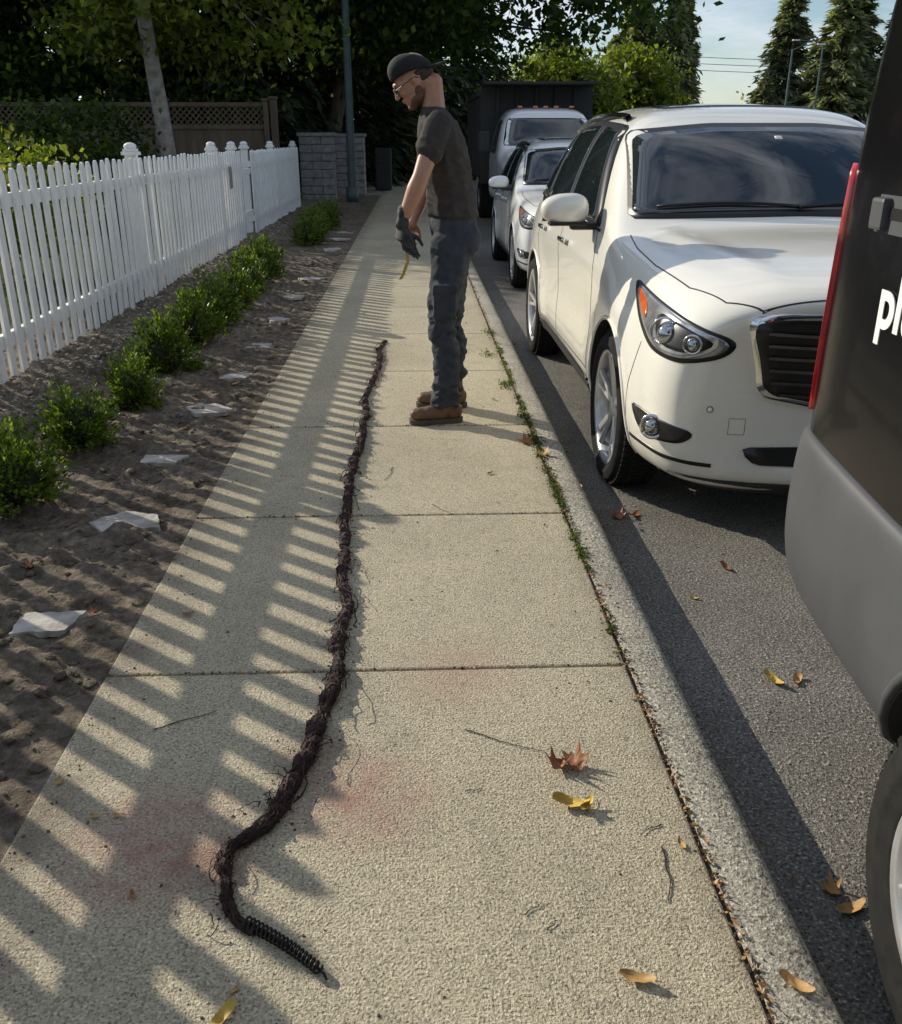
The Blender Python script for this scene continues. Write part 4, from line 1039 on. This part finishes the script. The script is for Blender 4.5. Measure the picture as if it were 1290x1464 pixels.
def hand(name,wr,d,n,thumbside,mat,curl,gl=1.0,sc=1.0):
    d=d.normalized(); n=(n-d*n.dot(d)).normalized(); s=d.cross(n)*thumbside
    R=Matrix((s,d,n)).transposed(); bm=bmesh.new()
    for i in range(9):
        t=i/8; ell(bm,wr+d*(.01+.078*t)*sc,((.027+.014*min(1,t*1.6))*sc*gl,.016*sc,.0155*sc*gl),R)
    for k,(off,L_) in enumerate(((.030,.074),(.0105,.083),(-.0095,.077),(-.029,.060))):
        p=wr+(d*(.083-.004*abs(k-1))+s*off)*sc; ang=.12+.05*k; P=[(p-d*.02*sc,.0095*gl*sc),(p,.0095*gl*sc)]
        for j,fr in enumerate((.45,.31,.24)):
            ang+=curl*(1.0 if j else .7)+.05*k
            p=p+(d*math.cos(ang)+n*math.sin(ang)+s*off*.8)*L_*fr*sc; P.append((p,(.0090-.0010*j)*gl*sc))
        limb(bm,P,.004,1)
    p=wr+(d*.022+s*.026)*sc; P=[(p-s*.01,.014*gl*sc)]
    dd=(d*.65+s*.75+n*.25).normalized(); p=p+dd*.040*sc; P.append((p,.0115*gl*sc)); dd=(d*.85+s*.2+n*.55).normalized(); p=p+dd*.032*sc; P.append((p,.0098*gl*sc)); dd=(d*.8-s*.1+n*.7).normalized(); p=p+dd*.024*sc; P.append((p,.008*gl*sc))
    limb(bm,P,.004,1)
    return remesh(name,bm,.003,mat,2)
dL=Vector((-.18,.06,-1)); dR=Vector((-.35,-.25,-.8))
hand('left_gloved_hand',WR_L,dL,Vector((.9,.45,0)),1,m_glove,.45,1.18)
bm=bmesh.new(); limb(bm,[(WR_L-dL.normalized()*.045,.036),(WR_L-dL.normalized()*.01,.034),(WR_L+dL.normalized()*.02,.034)],.005); remesh('glove_cuff',bm,.004,m_glove,2,lambda c:noise.noise(c*50)*.003)
g0=WR_L+dL.normalized()*.085+Vector((.028,.01,0))
hand('spare_glove',g0+Vector((.0,.0,.03)),Vector((.22,.1,-1)),Vector((.5,-.8,0)),-1,m_glove,.22,1.15,.92)
hand('right_hand',WR_R,dR,Vector((.25,-.75,-.5)),-1,m_skin,.55)
g1=WR_R+dR.normalized()*.09+Vector((.008,-.02,-.01))
pts=[g1+Vector((.02,.01,.03)),g1,g1+Vector((-.015,-.005,-.05)),g1+Vector((-.008,0,-.12)),g1+Vector((-.035,-.01,-.19)),g1+Vector((-.05,-.01,-.215))]
V=[];F=[]
for i,p in enumerate(pts):
    V+= [p+Vector((-.009,-.004,0)),p+Vector((.009,-.004,0)),p+Vector((.009,-.001,0)),p+Vector((-.009,-.001,0))]
for i in range(len(pts)-1):
    for k in range(4): F.append((i*4+k,i*4+(k+1)%4,i*4+4+(k+1)%4,i*4+4+k))
F+=[(0,1,2,3),(23,22,21,20)]
mobj('yellow_strap',V,F,m_tape,man,False)
for nm_,bx,by,yaw in (('left_boot',.165,YC-.155,.12),('right_boot',.205,YC+.15,-.10)):
    Rz=Matrix.Rotation(yaw,3,'Z')
    def W(p): q=Rz@Vector(p); return Vector((bx,by,0))+q
    bm=bmesh.new()
    def E(c,r): ell(bm,W(c),r,Rz)
    for i in range(8): E((.012,0,.20-.015*i*1.0),(.056,.048,.03))
    E((.035,0,.065),(.056,.043,.055)); E((0,0,.075),(.065,.043,.05)); 
    for i in range(9):
        t=i/8; E((-.02-.125*t,0,.062-.012*t),(.05,.044+.005*math.sin(t*3.1),.050-.010*t))
    E((-.16,0,.052),(.045,.046,.036))
    remesh(nm_,bm,.0055,m_boot,3,lambda c:noise.noise(c*35)*.003)
    bm=bmesh.new(); out=[]
    for k in range(32):
        a=2*math.pi*k/32; cx=math.cos(a); sx=math.sin(a)
        x=-.058+cx*.15; w=.044+.008*(1 if x<-.1 else 0)-.006*math.exp(-((x+.02)/.04)**2)
        out.append((x*1.0,math.copysign(abs(sx)**.6,sx)*w*1.08))
    A=[bm.verts.new(W((x,y,0.001))) for x,y in out]; B=[bm.verts.new(W((x*1.0,y,.028))) for x,y in out]
    bm.faces.new(A[::-1]); bm.faces.new(B)
    for k in range(32): j=(k+1)%32; bm.faces.new((A[k],A[j],B[j],B[k]))
    bmobj(nm_+'_sole',bm,m_sole,man)
    tubes_obj(nm_+'_laces',[([W((-.055-.018*i,-.03,.105-.008*i)),W((-.065-.018*i,0,.118-.011*i)),W((-.055-.018*i,.03,.105-.008*i))],.0028) for i in range(4)],m_sole,man,5)
HC=Vector((.002,YC-.0,1.720)); HR=(Matrix.Rotation(math.radians(4),3,'Z')@Matrix.Rotation(math.radians(-36),3,'Y'))
def HW(p): return HC+HR@Vector(p)
bm=bmesh.new()
def HE(c,r,s=3): ell(bm,HW(c),r,HR,s)
HE((.018,0,.030),(.096,.074,.088)); HE((-.028,0,-.005),(.062,.064,.075)); HE((-.030,0,-.060),(.052,.052,.045)); HE((-.066,0,-.092),(.024,.026,.020)); HE((-.055,0,-.062),(.036,.034,.034))
HE((-.080,0,.030),(.016,.046,.014)); HE((-.062,.030,-.018),(.024,.022,.024)); HE((-.062,-.030,-.018),(.024,.022,.024))
for i in range(7):
    t=i/6; HE((-.088-.020*t,0,.018-.040*t),(.010+.002*t,.0075+.004*t,.010),2)
HE((-.100,.009,-.024),(.009,.008,.007),2); HE((-.100,-.009,-.024),(.009,.008,.007),2)
HE((-.089,0,-.047),(.009,.021,.005),2); HE((-.087,0,-.058),(.009,.018,.006),2)
for s in (-1,1):
    HE((.012,s*.075,-.010),(.018,.007,.030),2); HE((.004,s*.078,.004),(.012,.006,.016),2)
limb(bm,[(HW((.040,0,-.03)),.054),(HW((.075,0,-.07)),.053),(Vector((.110,YC,1.56)),.063)],.012)
remesh('head_and_neck',bm,.0036,m_skin,2)
bm=bmesh.new()
HE((-.026,0,-.070),(.053,.0545,.040)); HE((-.064,0,-.094),(.0265,.028,.021)); HE((-.006,0,-.048),(.034,.0615,.030))
remesh('beard',bm,.0036,m_beard,1,lambda c:noise.noise(c*120)*.002)
for s in (-1,1):
    bm=bmesh.new(); ell(bm,HW((-.081,s*.030,.008)),(.010,.011,.009),HR,3); bmobj('eye',bm,m_letter,man,True)
    bm=bmesh.new(); ell(bm,HW((-.0885,s*.030,.006)),(.004,.005,.005),HR,3); bmobj('iris',bm,m_hair,man,True)
    ring=[HW((-.100,s*.031+.024*math.cos(t),.004+.017*math.sin(t))) for t in np.linspace(0,6.2832,21)]
    tubes_obj('glasses_rim',[(ring,.002)],m_trim,man,5)
    V=[HW((-.1005,s*.031,.004))]+ring[:-1]; F=[(0,1+k,1+(k+1)%20) for k in range(20)]; mobj('glasses_lens',V,F,m_glass,man)
    tubes_obj('glasses_temple',[([HW((-.098,s*.056,.010)),HW((-.05,s*.076,.010)),HW((.012,s*.083,.008)),HW((.03,s*.080,-.008))],.0022)],m_trim,man,5)
tubes_obj('glasses_bridge',[([HW((-.101,-.008,.008)),HW((-.106,0,.011)),HW((-.101,.008,.008))],.0018)],m_trim,man,5)
bm=bmesh.new()
HE((.058,0,.000),(.062,.070,.052)); HE((.03,.0,.015),(.07,.0765,.03))
remesh('hair',bm,.004,m_hair,1,lambda c:noise.noise(c*90)*.003)
bm=bmesh.new()
q=bmesh.ops.create_uvsphere(bm,u_segments=48,v_segments=28,radius=1)
dele=[v for v in q['verts'] if v.co.z<-.02]
bmesh.ops.delete(bm,geom=dele,context='VERTS')
def capP(cx,cy,h): 
    p=Vector((cx*.103+.018,cy*.0815,.036+h*.088)); p.z-=.30*(p.x-.018); p.z-=.012*cx*cx; return p
for v in bm.verts:
    c=v.co.copy(); h=c.z**.8 if c.z>0 else 0
    v.co=HW(capP(c.x,c.y,h))+Vector((0,0,noise.noise(c*2.5)*.003))
o=bmobj('cap_crown',bm,m_cap,man,True); md=o.modifiers.new('s','SOLIDIFY'); md.thickness=.004; md.offset=1; apply_mods(o)
bm=bmesh.new(); ell(bm,HW(capP(0,0,1.02)),(.008,.008,.005),HR,2); bmobj('cap_button',bm,m_cap,man,True)
V=[];F=[];nu,nv=14,7
for j in range(nv+1):
    for i in range(nu+1):
        a=math.radians(-60+120*i/nu); t=j/nv
        c=capP(math.cos(a),math.sin(a),0)
        V.append(HW((c.x+.062*t*math.cos(a*.75),c.y*(1-.05*t),c.z+.004-.022*t-.010*(math.sin(a)**2)*t*2)))
for j in range(nv):
    for i in range(nu): a=j*(nu+1)+i; F.append((a,a+1,a+nu+2,a+nu+1))
o=mobj('cap_brim',V,F,m_cap,man,True); md=o.modifiers.new('s','SOLIDIFY'); md.thickness=.004; apply_mods(o)

# ------------------------------------------------------------ light, sky, camera
sd=Vector((-1,.79,0)).normalized(); el=math.radians(24)
S=Vector((sd.x*math.cos(el),sd.y*math.cos(el),math.sin(el)))
sun=bpy.data.lights.new('sun','SUN'); sun.energy=5.0; sun.angle=math.radians(.42); sun.color=(1,.915,.765)
so=link(bpy.data.objects.new('sun',sun)); so.rotation_euler=S.to_track_quat('Z','Y').to_euler(); so.location=(-20,20,20)
w=bpy.data.worlds.new('World'); scene.world=w; w.use_nodes=True; nt=w.node_tree
sky=nt.nodes.new('ShaderNodeTexSky'); sky.sky_type='NISHITA'; sky.sun_disc=False; sky.sun_elevation=el; sky.sun_rotation=math.atan2(sd.x,sd.y); sky.air_density=1; sky.dust_density=.3; sky.ozone_density=2.0
bg=nt.nodes['Background']; bg.inputs[1].default_value=.115
tc=nt.nodes.new('ShaderNodeTexCoord'); mp=nt.nodes.new('ShaderNodeMapping'); mp.inputs['Scale'].default_value=(1.2,1.2,5); nt.links.new(tc.outputs['Generated'],mp.inputs[0])
cf=ramp(nt,noi(nt,mp.outputs[0],2.3,6,.6,.4),[(.40,0),(.64,.8)])
nt.links.new(mixc(nt,sky.outputs[0],(7.6,7.9,8.6),cf),bg.inputs[0])
cam=bpy.data.cameras.new('camera'); co=link(bpy.data.objects.new('camera',cam)); co.location=(0,0,1.45)
co.rotation_euler=(math.radians(90-22.4),0,math.radians(-2.25)); cam.sensor_fit='HORIZONTAL'; cam.sensor_width=36; cam.lens=36.08; cam.clip_end=2000; cam.clip_start=.05
scene.camera=co
scene.view_settings.view_transform='Standard'; scene.view_settings.look='None'; scene.view_settings.exposure=0
